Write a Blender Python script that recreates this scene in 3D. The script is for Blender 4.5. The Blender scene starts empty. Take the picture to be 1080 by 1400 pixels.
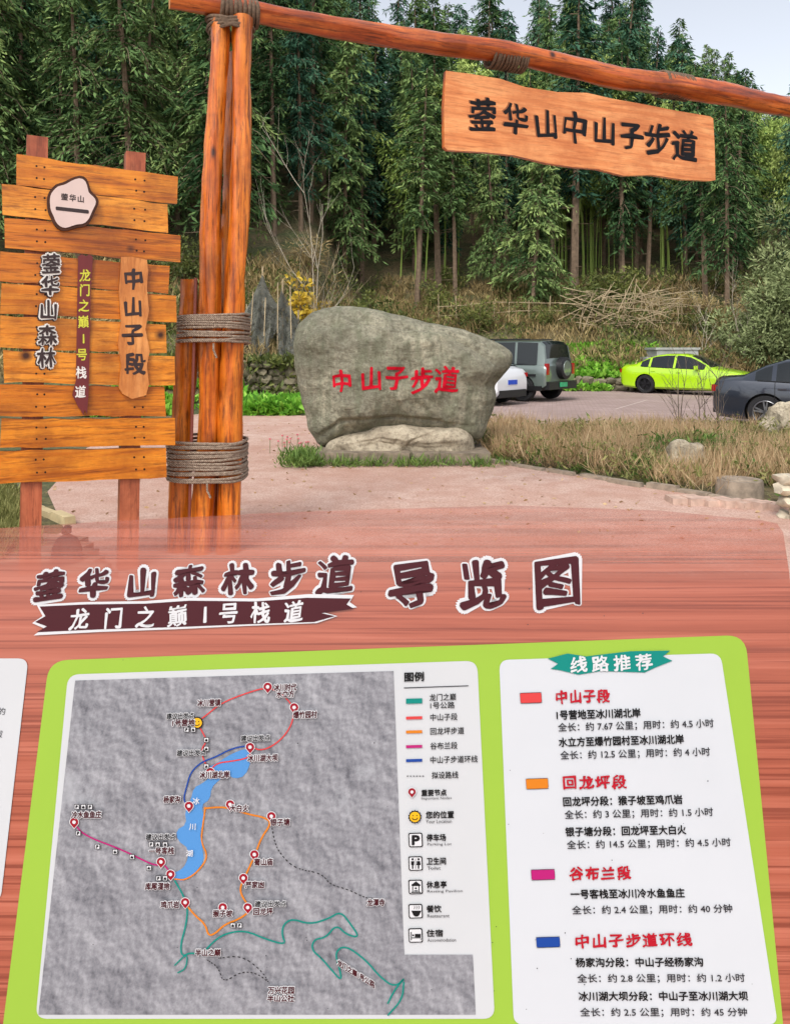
import bpy,bmesh,math,random
import numpy as np
from mathutils import Vector, Matrix, noise
from mathutils.bvhtree import BVHTree
sc=bpy.context.scene
random.seed(5); rng=np.random.default_rng(5)
F=1010.0;CH=1.6;HY=478.0
def P(px,py,d): return Vector(((px-540)*d/F,d,CH-(py-HY)*d/F))
def G(px,py,z=0.0):
    d=(CH-z)*F/(py-HY); return Vector(((px-540)*d/F,d,z))
def s2l(c):
    c=c/255.0
    return c/12.92 if c<=0.04045 else ((c+0.055)/1.055)**2.4
def C(r,g,b): return (s2l(r),s2l(g),s2l(b),1)
# ------------------------------------------------------------ materials
def newmat(name):
    m=bpy.data.materials.new(name); m.use_nodes=True
    return m,m.node_tree,m.node_tree.nodes,m.node_tree.links,m.node_tree.nodes['Principled BSDF']
def coords(nt,scale=(1,1,1),rotz=0,rotx=0):
    n=nt.nodes;l=nt.links
    tc=n.new('ShaderNodeTexCoord'); a=n.new('ShaderNodeMapping'); a.inputs['Rotation'].default_value=(rotx,0,rotz)
    b=n.new('ShaderNodeMapping'); b.inputs['Scale'].default_value=scale
    l.new(tc.outputs['Object'],a.inputs[0]); l.new(a.outputs[0],b.inputs[0]); return b.outputs[0]
def noi(nt,vec,scale,detail=5,rough=.6,dist=0):
    t=nt.nodes.new('ShaderNodeTexNoise'); t.inputs['Scale'].default_value=scale; t.inputs['Detail'].default_value=detail
    t.inputs['Roughness'].default_value=rough; t.inputs['Distortion'].default_value=dist
    nt.links.new(vec,t.inputs['Vector']); return t.outputs[0]
def ramp(nt,fac,stops):
    r=nt.nodes.new('ShaderNodeValToRGB'); e=r.color_ramp.elements
    e[0].position,e[0].color=stops[0]; e[1].position,e[1].color=stops[-1]
    for p,c in stops[1:-1]:
        x=e.new(p); x.color=c
    nt.links.new(fac,r.inputs[0]); return r.outputs[0]
def mixc(nt,fac,a,b,mode='MIX'):
    m=nt.nodes.new('ShaderNodeMix'); m.data_type='RGBA'; m.blend_type=mode
    if isinstance(fac,(int,float)): m.inputs[0].default_value=fac
    else: nt.links.new(fac,m.inputs[0])
    for i,v in ((6,a),(7,b)):
        if isinstance(v,tuple): m.inputs[i].default_value=v
        else: nt.links.new(v,m.inputs[i])
    return m.outputs[2]
def bump(nt,h,strength,dist,bsdf):
    b=nt.nodes.new('ShaderNodeBump'); b.inputs['Strength'].default_value=strength; b.inputs['Distance'].default_value=dist
    nt.links.new(h,b.inputs['Height']); nt.links.new(b.outputs[0],bsdf.inputs['Normal'])
def plain(name,col,rough=.6,var=.12,scale=8,metal=0,spec=.5,coat=0):
    m,nt,n,l,b=newmat(name); v=coords(nt)
    f=noi(nt,v,scale)
    lo=tuple(c*(1-var) for c in col[:3])+(1,); hi=tuple(min(1,c*(1+var)) for c in col[:3])+(1,)
    l.new(ramp(nt,f,[(.3,lo),(.7,hi)]),b.inputs['Base Color'])
    b.inputs['Roughness'].default_value=rough; b.inputs['Metallic'].default_value=metal
    b.inputs['Specular IOR Level'].default_value=spec; b.inputs['Coat Weight'].default_value=coat
    return m
def wood(name,dark,mid,light,scale,rotz=0,rough=.4,knots=True,coat=.15,ns=1.0,bmp=.4,knotscale=1.0,streak=.6):
    m,nt,n,l,b=newmat(name); v=coords(nt,scale,rotz)
    f=noi(nt,v,ns,8,.66,.5)
    c=ramp(nt,f,[(.30,dark),(.43,mid),(.6,light),(.8,mid)])
    v2=coords(nt,tuple(s*3.5 for s in scale),rotz)
    f2=noi(nt,v2,ns,5,.72,.3)
    c=mixc(nt,ramp(nt,f2,[(.36,(streak,streak,streak,1)),(.5,(0,0,0,1))]),c,tuple(x*.6 for x in dark[:3])+(1,))
    v3=coords(nt); f3=noi(nt,v3,2.2,5,.65)
    c=mixc(nt,ramp(nt,f3,[(.36,(.6,.6,.6,1)),(.56,(0,0,0,1))]),c,dark)
    if knots:
        v4=coords(nt,(3.2,3.2,3.2) if max(scale)==scale[2] else (4,4,1.8),rotz)
        vo=n.new('ShaderNodeTexVoronoi'); vo.inputs['Scale'].default_value=knotscale; l.new(v4,vo.inputs['Vector'])
        k=ramp(nt,vo.outputs['Distance'],[(.05,(1,1,1,1)),(.15,(0,0,0,1))])
        c=mixc(nt,k,c,C(60,26,10))
    l.new(c,b.inputs['Base Color']); b.inputs['Roughness'].default_value=rough; b.inputs['Coat Weight'].default_value=coat
    b.inputs['Coat Roughness'].default_value=.25; b.inputs['Specular IOR Level'].default_value=.35
    bump(nt,f2,bmp,.006,b); return m
# ------------------------------------------------------------ mesh builder
class MB:
    def __init__(s): s.v=[];s.f=[];s.m=[]
    def add(s,vs,fs,mi=0):
        o=len(s.v); s.v+= [tuple(p) for p in vs]; s.f+=[tuple(i+o for i in f) for f in fs]; s.m+=[mi]*len(fs)
    def box(s,c,size,mi=0,R=None,taper=1.0):
        x,y,z=[q/2 for q in size]; vs=[]
        for k in (-1,1):
            t=taper if k>0 else 1
            for (a,b) in ((-1,-1),(1,-1),(1,1),(-1,1)):
                p=Vector((a*x*t,b*y*t,k*z)); 
                if R is not None: p=R@p
                vs.append(p+Vector(c))
        s.add(vs,[(3,2,1,0),(4,5,6,7),(0,1,5,4),(1,2,6,5),(2,3,7,6),(3,0,4,7)],mi)
    def tube(s,pts,rad,mi=0,seg=10,closed=False,cap=True,flat=1.0):
        n=len(pts); pts=[Vector(p) for p in pts]; vs=[];fs=[]
        if not hasattr(rad,'__len__'): rad=[rad]*n
        up=None
        for i,p in enumerate(pts):
            if closed: t=pts[(i+1)%n]-pts[i-1]
            else: t=pts[min(i+1,n-1)]-pts[max(i-1,0)]
            t.normalize()
            if up is None:
                up=Vector((0,0,1)) if abs(t.z)<.9 else Vector((1,0,0))
            a=t.cross(up); 
            if a.length<1e-4: a=t.orthogonal()
            a.normalize(); b=a.cross(t).normalized(); up=b
            for k in range(seg):
                q=2*math.pi*k/seg; vs.append(p+(a*math.cos(q)+b*math.sin(q))*rad[i])
        for i in range(n if closed else n-1):
            j=(i+1)%n
            for k in range(seg):
                k2=(k+1)%seg; fs.append((i*seg+k,i*seg+k2,j*seg+k2,j*seg+k))
        if cap and not closed:
            fs.append(tuple(range(seg))[::-1]); fs.append(tuple((n-1)*seg+k for k in range(seg)))
        s.add(vs,fs,mi)
    def obj(s,name,mats,parent=None,smooth=False,angle=40):
        me=bpy.data.meshes.new(name); me.from_pydata(s.v,[],s.f); 
        for m in mats: me.materials.append(m)
        me.polygons.foreach_set('material_index',s.m)
        if smooth:
            me.polygons.foreach_set('use_smooth',[True]*len(s.f)); me.update(); me.set_sharp_from_angle(angle=math.radians(angle))
        me.update(); ob=bpy.data.objects.new(name,me); sc.collection.objects.link(ob)
        if parent: ob.parent=parent
        return ob
def empty(name,loc=(0,0,0)):
    e=bpy.data.objects.new(name,None); e.empty_display_size=.3; sc.collection.objects.link(e); return e
def nz(x,y,z=0): return noise.noise(Vector((x,y,z)))
def log(mb,p0,p1,r0,r1,mi=0,capmi=None,seg=20,rings=40,amp=.012,bend=.02,seed=0):
    p0=Vector(p0);p1=Vector(p1); t=(p1-p0); L=t.length; t.normalize()
    a=t.orthogonal().normalized(); b=t.cross(a); vs=[];fs=[]
    for i in range(rings+1):
        f=i/rings; c=p0+(p1-p0)*f+a*bend*nz(f*L*.5,seed)+b*bend*nz(f*L*.5,seed+9)
        r=r0+(r1-r0)*f
        for k in range(seg):
            q=2*math.pi*k/seg; rr=r+amp*nz(math.cos(q)*1.2+seed,math.sin(q)*1.2,f*L*1.6)+amp*.5*nz(math.cos(q)*3+seed,math.sin(q)*3,f*L*5)
            vs.append(c+(a*math.cos(q)+b*math.sin(q))*rr)
    for i in range(rings):
        for k in range(seg):
            k2=(k+1)%seg; fs.append((i*seg+k,i*seg+k2,(i+1)*seg+k2,(i+1)*seg+k))
    mb.add(vs,fs,mi); cm=mi if capmi is None else capmi
    mb.add([vs[k] for k in range(seg)],[tuple(range(seg))[::-1]],cm)
    mb.add([vs[rings*seg+k] for k in range(seg)],[tuple(range(seg))],cm)
def rock(mb,c,size,seed=0,mi=0,sub=3,amp=.25,flat=0):
    bm=bmesh.new(); bmesh.ops.create_icosphere(bm,subdivisions=sub,radius=1)
    vs=[]
    for v in bm.verts:
        p=v.co.copy(); q=p*1.3+Vector((seed*3.1,seed*1.7,seed))
        d=1+amp*noise.noise(q)+amp*.4*noise.noise(q*2.7)
        m=max(abs(p.x),abs(p.y),abs(p.z)); p=p*(1-.35)+p/m*.35*.85
        vs.append(Vector((p.x*d*size[0],p.y*d*size[1],p.z*d*size[2]))+Vector(c))
    mb.add(vs,[tuple(v.index for v in f.verts) for f in bm.faces],mi); bm.free()
def quads_mesh(name,co,mats,midx=None,tint=None,smooth=False):
    N=len(co); me=bpy.data.meshes.new(name)
    me.vertices.add(N*4); me.vertices.foreach_set('co',co.reshape(-1).astype(np.float32))
    me.loops.add(N*4); me.loops.foreach_set('vertex_index',np.arange(N*4,dtype=np.int32))
    me.polygons.add(N); me.polygons.foreach_set('loop_start',np.arange(0,N*4,4,dtype=np.int32))
    for m in mats: me.materials.append(m)
    if midx is not None: me.polygons.foreach_set('material_index',midx.astype(np.int32))
    if tint is not None:
        at=me.attributes.new('tint','FLOAT','POINT'); at.data.foreach_set('value',np.repeat(tint,4).astype(np.float32))
    me.update(); me.validate(); return me
def leafq(pos,dr,L,W):
    dr=dr/np.maximum(np.linalg.norm(dr,axis=1,keepdims=True),1e-6)
    r=rng.normal(size=dr.shape); s=np.cross(dr,r); s/=np.maximum(np.linalg.norm(s,axis=1,keepdims=True),1e-6)
    L=L[:,None];W=W[:,None]
    return np.stack([pos,pos+dr*L*.45+s*W,pos+dr*L,pos+dr*L*.45-s*W],1)
def tubeq(pts,rads,seg=5):
    out=[]; pts=np.array(pts,float)
    ring=[]
    for i in range(len(pts)):
        t=pts[min(i+1,len(pts)-1)]-pts[max(i-1,0)]; t/=np.linalg.norm(t)+1e-9
        u=np.array([0,0,1.]) if abs(t[2])<.8 else np.array([1.,0,0])
        a=np.cross(t,u);a/=np.linalg.norm(a); b=np.cross(a,t)
        q=np.arange(seg)*2*math.pi/seg
        ring.append(pts[i]+(np.cos(q)[:,None]*a+np.sin(q)[:,None]*b)*rads[i])
    for i in range(len(pts)-1):
        for k in range(seg):
            out.append([ring[i][k],ring[i][(k+1)%seg],ring[i+1][(k+1)%seg],ring[i+1][k]])
    return np.array(out)
def foliage(name,dark,mid,light,trans=.25,scale=.5,rough=.6):
    m,nt,n,l,b=newmat(name)
    at=n.new('ShaderNodeAttribute'); at.attribute_name='tint'
    oi=n.new('ShaderNodeObjectInfo')
    v=coords(nt); f=noi(nt,v,scale,3)
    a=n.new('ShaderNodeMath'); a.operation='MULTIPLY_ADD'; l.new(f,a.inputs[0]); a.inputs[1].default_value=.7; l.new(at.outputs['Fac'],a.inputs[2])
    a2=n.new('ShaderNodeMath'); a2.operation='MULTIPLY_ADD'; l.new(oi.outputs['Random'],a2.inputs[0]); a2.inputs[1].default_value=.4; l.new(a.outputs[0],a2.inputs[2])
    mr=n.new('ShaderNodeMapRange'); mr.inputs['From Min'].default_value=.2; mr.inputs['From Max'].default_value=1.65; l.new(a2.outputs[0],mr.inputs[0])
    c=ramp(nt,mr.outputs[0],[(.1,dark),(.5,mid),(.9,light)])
    if trans<=0:
        df=n.new('ShaderNodeBsdfDiffuse'); l.new(c,df.inputs[0]); l.new(df.outputs[0],n['Material Output'].inputs[0]); return m
    l.new(c,b.inputs['Base Color']); b.inputs['Roughness'].default_value=rough; b.inputs['Specular IOR Level'].default_value=.25
    tr=n.new('ShaderNodeBsdfTranslucent'); l.new(c,tr.inputs[0])
    mx=n.new('ShaderNodeMixShader'); mx.inputs[0].default_value=trans
    l.new(b.outputs[0],mx.inputs[1]); l.new(tr.outputs[0],mx.inputs[2]); l.new(mx.outputs[0],n['Material Output'].inputs[0])
    return m
# ------------------------------------------------------------ text
_gc={}
def glyph(s):
    if s in _gc: return _gc[s]
    cu=bpy.data.curves.new('t','FONT'); cu.body=s; cu.size=1; cu.resolution_u=2 if len(s)>1 else 3; cu.fill_mode='FRONT'
    ob=bpy.data.objects.new('t',cu); sc.collection.objects.link(ob); bpy.context.view_layer.update()
    dg=bpy.context.evaluated_depsgraph_get(); ev=ob.evaluated_get(dg); me=ev.to_mesh()
    v=np.array([tuple(x.co)[:2] for x in me.vertices]) if len(me.vertices) else np.zeros((1,2))
    f=[tuple(p.vertices) for p in me.polygons]
    ev.to_mesh_clear(); bpy.data.objects.remove(ob); bpy.data.curves.remove(cu)
    _gc[s]=(v,f); return _gc[s]
class Plane:
    def __init__(s,o,u,v):
        s.o=Vector(o); s.u=Vector(u).normalized(); v=Vector(v); s.v=(v-s.u*v.dot(s.u)).normalized(); s.n=s.u.cross(s.v)
        if s.n.dot(Vector((0,0,CH))-s.o)<0: s.n=-s.n
        s.cam=Vector((0,0,CH))
    def hit(s,px,py,off=0.0):
        r=Vector(((px-540)/F,1,-(py-HY)/F)); t=s.n.dot(s.o-s.cam)/s.n.dot(r)
        return s.cam+r*t+s.n*off
def put(mb,pl,s,px,py,w,h,mi,off,slope=0.0,bold=0.0,brush=0.0,cop=8,mode='fit',seed=0):
    v,f=glyph(s)
    x0,y0=v.min(0); x1,y1=v.max(0)
    if mode=='fit':
        X=(v[:,0]-x0)/(x1-x0)*w; Y=(v[:,1]-(y0+y1)/2)/(y1-y0)*h
    else:
        X=(v[:,0]-(x0+x1)/2)*w/.92; Y=(v[:,1]-(y0+y1)/2)*h/.92
    if brush:
        k=2*math.pi/h
        Xn=X+brush*h*(.6*np.sin(k*Y*1.1+seed)+.35*np.sin(k*2.3*Y+seed*2)); Yn=Y+brush*h*(.6*np.sin(k*X*.9+seed*1.7)+.3*np.sin(k*2.1*X+seed))+.07*X*(1 if mode!='fit' else 0)
        X,Y=Xn,Yn
    O=pl.hit(px,py,0); ex=pl.hit(px+10,py+10*slope,0)-O; ex/=10; ey=(pl.hit(px,py-10,0)-O); ey=pl.v*ey.dot(pl.v)/10
    copies=[(0,0)] if not bold else [(bold*math.cos(2*math.pi*i/cop),bold*math.sin(2*math.pi*i/cop)) for i in range(cop)]
    for ci,(dx,dy) in enumerate(copies):
        if brush and bold:
            wgt=.45+.85*(.5+.5*np.sin(X/h*5+Y/h*4+seed*2.3))
        else: wgt=1.0
        A=X+dx*wgt; B=Y+dy*wgt; oo=pl.n*(off+ci*.00004)
        mb.add([O+ex*a+ey*b+oo for a,b in zip(A,B)],f,mi)
def poly(mb,pl,pts,mi,off): mb.add([pl.hit(x,y,off) for x,y in pts],[tuple(range(len(pts)))],mi)
def rr(mb,pl,c,r,mi,off,seg=6):
    pts=[]
    for i in range(4):
        p=Vector(c[i]);a=Vector(c[i-1]);b=Vector(c[(i+1)%4]); pa=p+(a-p).normalized()*r; pb=p+(b-p).normalized()*r
        for k in range(seg+1):
            t=k/seg; q=pa*(1-t)**2+p*2*t*(1-t)+pb*t*t; pts.append((q.x,q.y))
    poly(mb,pl,pts,mi,off)
def smoothpts(pts,it=2,closed=False):
    for _ in range(it):
        o=[] 
        if not closed:o.append(pts[0])
        n=len(pts)
        for i in range(n if closed else n-1):
            a=pts[i];b=pts[(i+1)%n]
            o.append((a[0]*.75+b[0]*.25,a[1]*.75+b[1]*.25)); o.append((a[0]*.25+b[0]*.75,a[1]*.25+b[1]*.75))
        if not closed:o.append(pts[-1])
        pts=o
    return pts
def line(mb,pl,pts,w,mi,off,closed=False):
    n=len(pts); L=[];
    for i in range(n):
        a=Vector(pts[(i-1)%n] if closed else pts[max(i-1,0)]); b=Vector(pts[(i+1)%n] if closed else pts[min(i+1,n-1)]); t=(b-a)
        if t.length<1e-6: t=Vector((1,0))
        t.normalize(); nn=Vector((-t.y,t.x))*w/2; p=Vector(pts[i]); L.append((p+nn,p-nn))
    vs=[];fs=[]
    for a,b in L: vs+= [pl.hit(a.x,a.y,off),pl.hit(b.x,b.y,off)]
    for i in range(n if closed else n-1):
        j=(i+1)%n; fs.append((2*i,2*i+1,2*j+1,2*j))
    mb.add(vs,fs,mi)
def disc(mb,pl,x,y,r,mi,off,n=20,ry=None): poly(mb,pl,[(x+r*math.cos(2*math.pi*k/n),y+(ry or r)*math.sin(2*math.pi*k/n)) for k in range(n)],mi,off)
# ============================================================ WORLD / LIGHT / CAMERA
w=bpy.data.worlds.new('World'); sc.world=w; w.use_nodes=True; nt=w.node_tree
sky=nt.nodes.new('ShaderNodeTexSky'); sky.sky_type='NISHITA'; sky.sun_disc=False
SE=math.radians(52); SR=math.radians(200)
sky.sun_elevation=SE; sky.sun_rotation=SR; sky.air_density=1.0; sky.dust_density=3.0; sky.ozone_density=1.0
hs=nt.nodes.new('ShaderNodeHueSaturation'); hs.inputs['Saturation'].default_value=.32; hs.inputs['Value'].default_value=1.8
nt.links.new(sky.outputs[0],hs.inputs['Color']); nt.links.new(hs.outputs[0],nt.nodes['Background'].inputs[0]); nt.nodes['Background'].inputs[1].default_value=.15
sd=bpy.data.lights.new('sun','SUN'); sd.energy=1.5; sd.angle=math.radians(14); sd.color=(1,.96,.9)
so=bpy.data.objects.new('sun',sd); sc.collection.objects.link(so)
dirv=Vector((math.sin(SR)*math.cos(SE),math.cos(SR)*math.cos(SE),math.sin(SE)))
so.rotation_euler=dirv.to_track_quat('Z','Y').to_euler(); so.location=dirv*50
cam=bpy.data.cameras.new('camera'); co=bpy.data.objects.new('camera',cam); sc.collection.objects.link(co); sc.camera=co
co.location=(0,0,CH); co.rotation_euler=(math.radians(90),0,0); cam.sensor_fit='VERTICAL'; cam.sensor_height=36; cam.sensor_width=27.77; cam.lens=36*F/1400
cam.shift_y=-(700-HY)/1400; cam.clip_end=2000; cam.clip_start=.05
sc.view_settings.view_transform='Standard'; sc.view_settings.look='None'; sc.view_settings.exposure=0
# ============================================================ TERRAIN
def smst(a,b,x):
    t=min(1,max(0,(x-a)/(b-a))); return t*t*(3-2*t)
def edge(x): return 19.5+9.5*smst(-4.5,-1.5,x)
def H(x,y):
    e=edge(x); d=y-e
    if d<=0: h=0
    else:
        h=.75*smst(0,1.2,d)+ 2.6*smst(1.0,11-2*smst(-4.5,-1.5,x),d)+ .5*max(0,d-8.5)
        h+= .5*nz(x*.25,y*.25)*smst(1.5,5,d)+.16*nz(x*1.3,y*1.3,3)*smst(.5,3,d)
        h=min(h,27+.03*(d)) if d<400 else 27+12
    if abs(x)>16 and y<edge(x): h+= 3*smst(16,40,abs(x))*smst(-30,5,y)
    return h
xs=sorted(set([round(a,2) for a in list(np.arange(-34,34.1,.55))+[-900,-600,-400,-250,-160,-120,-90,-70,-60,-50,-44,-40,-37,37,40,44,50,60,70,90,120,160,250,400,600,900]]))
ys=sorted(set([round(a,2) for a in [-900,-500,-250,-120,-60,-30,-15,-8,-4,0,4,8,12,16]+list(np.arange(18,66,.55))+list(np.arange(66,100,2.5))+[105,115,130,160,220,350,600,900]]))
g=MB(); vs=[(x,y,H(x,y)) for y in ys for x in xs]; nx=len(xs)
g.add(vs,[(j*nx+i,j*nx+i+1,(j+1)*nx+i+1,(j+1)*nx+i) for j in range(len(ys)-1) for i in range(nx-1)])
m,nt,n,l,b=newmat('soil_and_undergrowth'); v=coords(nt)
f=noi(nt,v,.7,6); f2=noi(nt,v,9,6)
c=mixc(nt,ramp(nt,f,[(.4,(0,0,0,1)),(.6,(1,1,1,1))]),ramp(nt,f2,[(.3,C(66,58,42)),(.7,C(134,116,82))]),ramp(nt,f2,[(.3,C(48,56,34)),(.7,C(98,104,62))]))
l.new(c,b.inputs['Base Color']); b.inputs['Roughness'].default_value=1; bump(nt,f2,1,.08,b); m_soil=m
ground=g.obj('ground',[m_soil],smooth=True,angle=180)
def sheet(name,pts,z,mat):
    mb=MB(); mb.add([(x,y,z) for x,y in pts],[tuple(range(len(pts)))]); return mb.obj(name,[mat])
m,nt,n,l,b=newmat('red_pebble_concrete'); v=coords(nt)
f=noi(nt,v,.6,5); f2=noi(nt,v,55,5,.75); f3=noi(nt,v,3,7,.7)
c=mixc(nt,ramp(nt,f,[(.35,(0,0,0,1)),(.65,(1,1,1,1))]),C(188,154,138),C(204,178,164))
c=mixc(nt,ramp(nt,f3,[(.38,(.6,.6,.6,1)),(.6,(0,0,0,1))]),c,C(172,130,112))
c=mixc(nt,ramp(nt,f2,[(.38,(.7,.7,.7,1)),(.56,(0,0,0,1))]),c,C(136,98,84))
l.new(c,b.inputs['Base Color']); b.inputs['Roughness'].default_value=.85; bump(nt,f2,.6,.005,b); m_plz=m
m,nt,n,l,b=newmat('pink_brick_paving'); v=coords(nt,(1,1,1),math.radians(12))
br=n.new('ShaderNodeTexBrick'); br.inputs['Scale'].default_value=1; br.inputs['Brick Width'].default_value=.24; br.inputs['Row Height'].default_value=.12; br.inputs['Mortar Size'].default_value=.008
br.inputs['Color1'].default_value=C(154,132,126); br.inputs['Color2'].default_value=C(174,152,146); br.inputs['Mortar'].default_value=C(120,104,98); l.new(v,br.inputs[0])
f=noi(nt,coords(nt),.8,5); c=mixc(nt,ramp(nt,f,[(.35,(.6,.6,.6,1)),(.65,(0,0,0,1))]),br.outputs[0],C(132,112,104))
l.new(c,b.inputs['Base Color']); b.inputs['Roughness'].default_value=.8; m_park=m
plaza=[(-14,-8),(-14,1),(-3.2,4.6),(-2.9,6.5),(-3.9,8.3),(-5.0,12),(-5.2,17.5),(-4,20.5),(2,27),(2.2,14.0),(1.25,10.7),(2.9,8.75),(3.9,7.55),(5.5,7.0),(9,7.2),(14,3),(14,-8)]
sheet('plaza_pavement',plaza,.004,m_plz)
sheet('car_park_pavement',[(1.4,14.6),(2,28.3),(17,28.3),(17,10),(11,10.6),(8.6,12.6),(7,13.8)],.008,m_park)
m_conc=plain('weathered_concrete',C(138,124,108),.95,.4,9)
m_white=plain('white_paint_marks',C(205,200,195),.8,.15,10)
m_worn=plain('worn_road_paint',C(182,164,156),.8,.2,10)
mb=MB()
for i in range(4):
    a=Vector((6.9+2.7*i,21.5,.013)); mb.box(a,(.06,4.2,.001),0,Matrix.Rotation(math.radians(-30),3,'Z'))
mb.obj('parking_bay_lines',[m_worn])
mb=MB()
def kerbline(mb,pts,w=.12,h=.1,mi=0,jit=.008):
    for a,b2 in zip(pts[:-1],pts[1:]):
        a=Vector(a);b2=Vector(b2); d=b2-a; n_=max(1,int(d.length/.38)); ang=math.atan2(d.y,d.x)
        for i in range(n_):
            c=a+d*(i+.5)/n_; hh=h*random.uniform(.55,1.2)
            mb.box((c.x+random.uniform(-jit,jit)*2,c.y+random.uniform(-jit,jit)*2,hh/2),(d.length/n_*random.uniform(.85,.98),w*random.uniform(.8,1.2),hh),mi,Matrix.Rotation(ang+random.uniform(-.06,.06),3,'Z'),taper=.93)
kerbline(mb,[(1.25,10.55),(2.0,9.7),(2.9,8.6),(3.9,7.45),(5.5,6.9),(8,7.0)],w=.11,h=.055,jit=.02)
mb.obj('planting_bed_kerb',[m_conc])
mb=MB(); kerbline(mb,[(-6.5,8.9),(-4.3,8.1),(-2.95,6.7)],w=.1,h=.07); mb.obj('lawn_kerb',[plain('yellowed_concrete',C(180,162,124),.9,.2,8)])
# ============================================================ FOREST
m_bark=plain('conifer_bark',C(116,98,80),.95,.35,6)
m_fol=foliage('conifer_foliage',C(26,42,28),C(64,92,58),C(118,142,84),0)
m_fol2=foliage('conifer_foliage_bluish',C(26,46,36),C(60,94,74),C(108,140,106),0)
m_fol3=foliage('conifer_foliage_light',C(40,58,34),C(92,118,72),C(146,166,100),0)
m_bam=foliage('bamboo_foliage',C(60,82,36),C(124,150,74),C(184,200,118),0)
def conifer(name,Ht,crown,R,nb,mat,seed,spike=1.0,dense=1.0,droop=.45):
    r=np.random.default_rng(seed); 
    lean=r.normal(0,.02,2)*Ht
    tr=[(lean[0]*t*t,lean[1]*t*t,Ht*t) for t in np.linspace(0,1,7)]
    Q=[tubeq(tr,[.16*(1-t)**.8*(Ht/16)+.015 for t in np.linspace(0,1,7)],6)]; tint=[np.zeros(len(Q[0]))]; mi=[np.zeros(len(Q[0]))]
    P_=[];D_=[];L_=[];W_=[];T_=[]
    gaps=r.uniform(0,6.28,5)
    for i in range(nb):
        t=((i+r.uniform(0,1))/nb)**.9; z=Ht*(crown+(1-crown)*t)
        az=r.uniform(0,6.28); 
        L=R*((1-t)**.62*spike+.12)*r.uniform(.45,1.25)*(.8+.35*math.sin(az*2+gaps[0]+z*.7))*min(1,.35+t*2.4)
        up=-.1+.45*t+r.normal(0,.15)
        b=np.array([lean[0]*(z/Ht)**2,lean[1]*(z/Ht)**2,z]); s=np.linspace(0,1,4)
        pts=[b+np.array([math.cos(az)*L*q,math.sin(az)*L*q,L*(up*q-droop*q*q)]) for q in s]
        if L>.9:
            q=tubeq(pts,[.028,.02,.012,.006],3); Q.append(q); tint.append(np.zeros(len(q))); mi.append(np.zeros(len(q)))
        k=max(6,int(L*34*dense)); u=r.uniform(.12,1.03,k)
        side=r.normal(0,.17,k)*L*(.4+.6*u)
        pos=np.stack([b[0]+math.cos(az)*L*u-math.sin(az)*side,b[1]+math.sin(az)*L*u+math.cos(az)*side,b[2]+L*(up*u-droop*u*u)-abs(side)*.3+r.normal(0,.07,k)],1)
        d=np.stack([math.cos(az)*.7+r.normal(0,.5,k)-math.sin(az)*np.sign(side)*.5,math.sin(az)*.7+r.normal(0,.5,k)+math.cos(az)*np.sign(side)*.5,-.8+r.normal(0,.45,k)],1)
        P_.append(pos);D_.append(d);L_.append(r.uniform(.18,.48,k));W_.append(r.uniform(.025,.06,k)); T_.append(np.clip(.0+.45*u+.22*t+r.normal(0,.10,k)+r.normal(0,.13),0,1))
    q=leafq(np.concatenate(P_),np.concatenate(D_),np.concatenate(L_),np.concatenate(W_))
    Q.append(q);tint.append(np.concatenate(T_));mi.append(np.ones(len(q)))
    for i in range(9):
        z=Ht*crown*r.uniform(.3,1); az=r.uniform(0,6.28); L=r.uniform(.4,1.3)
        q=tubeq([(0,0,z),(math.cos(az)*L,math.sin(az)*L,z-.1*L)],[.02,.006],3); Q.append(q);tint.append(np.zeros(len(q)));mi.append(np.zeros(len(q)))
    return quads_mesh(name,np.concatenate(Q),[m_bark,mat],np.concatenate(mi),np.concatenate(tint))
vari=[conifer('conifer_mesh_%d'%i,*a) for i,a in enumerate([
 (17,.30,2.1,170,m_fol,1),(15,.38,1.8,140,m_fol3,2),(18,.25,2.3,180,m_fol2,3),(14,.15,2.3,170,m_fol2,4),(16,.46,1.8,120,m_fol,5,.8),(12,.08,2.2,150,m_fol3,6),(16.5,.33,1.6,150,m_fol2,7),(18,.2,3.0,150,m_fol3,8,1.0,.8,.75),(15,.22,2.7,150,m_fol,9,.75,.9,.7)])]
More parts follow.
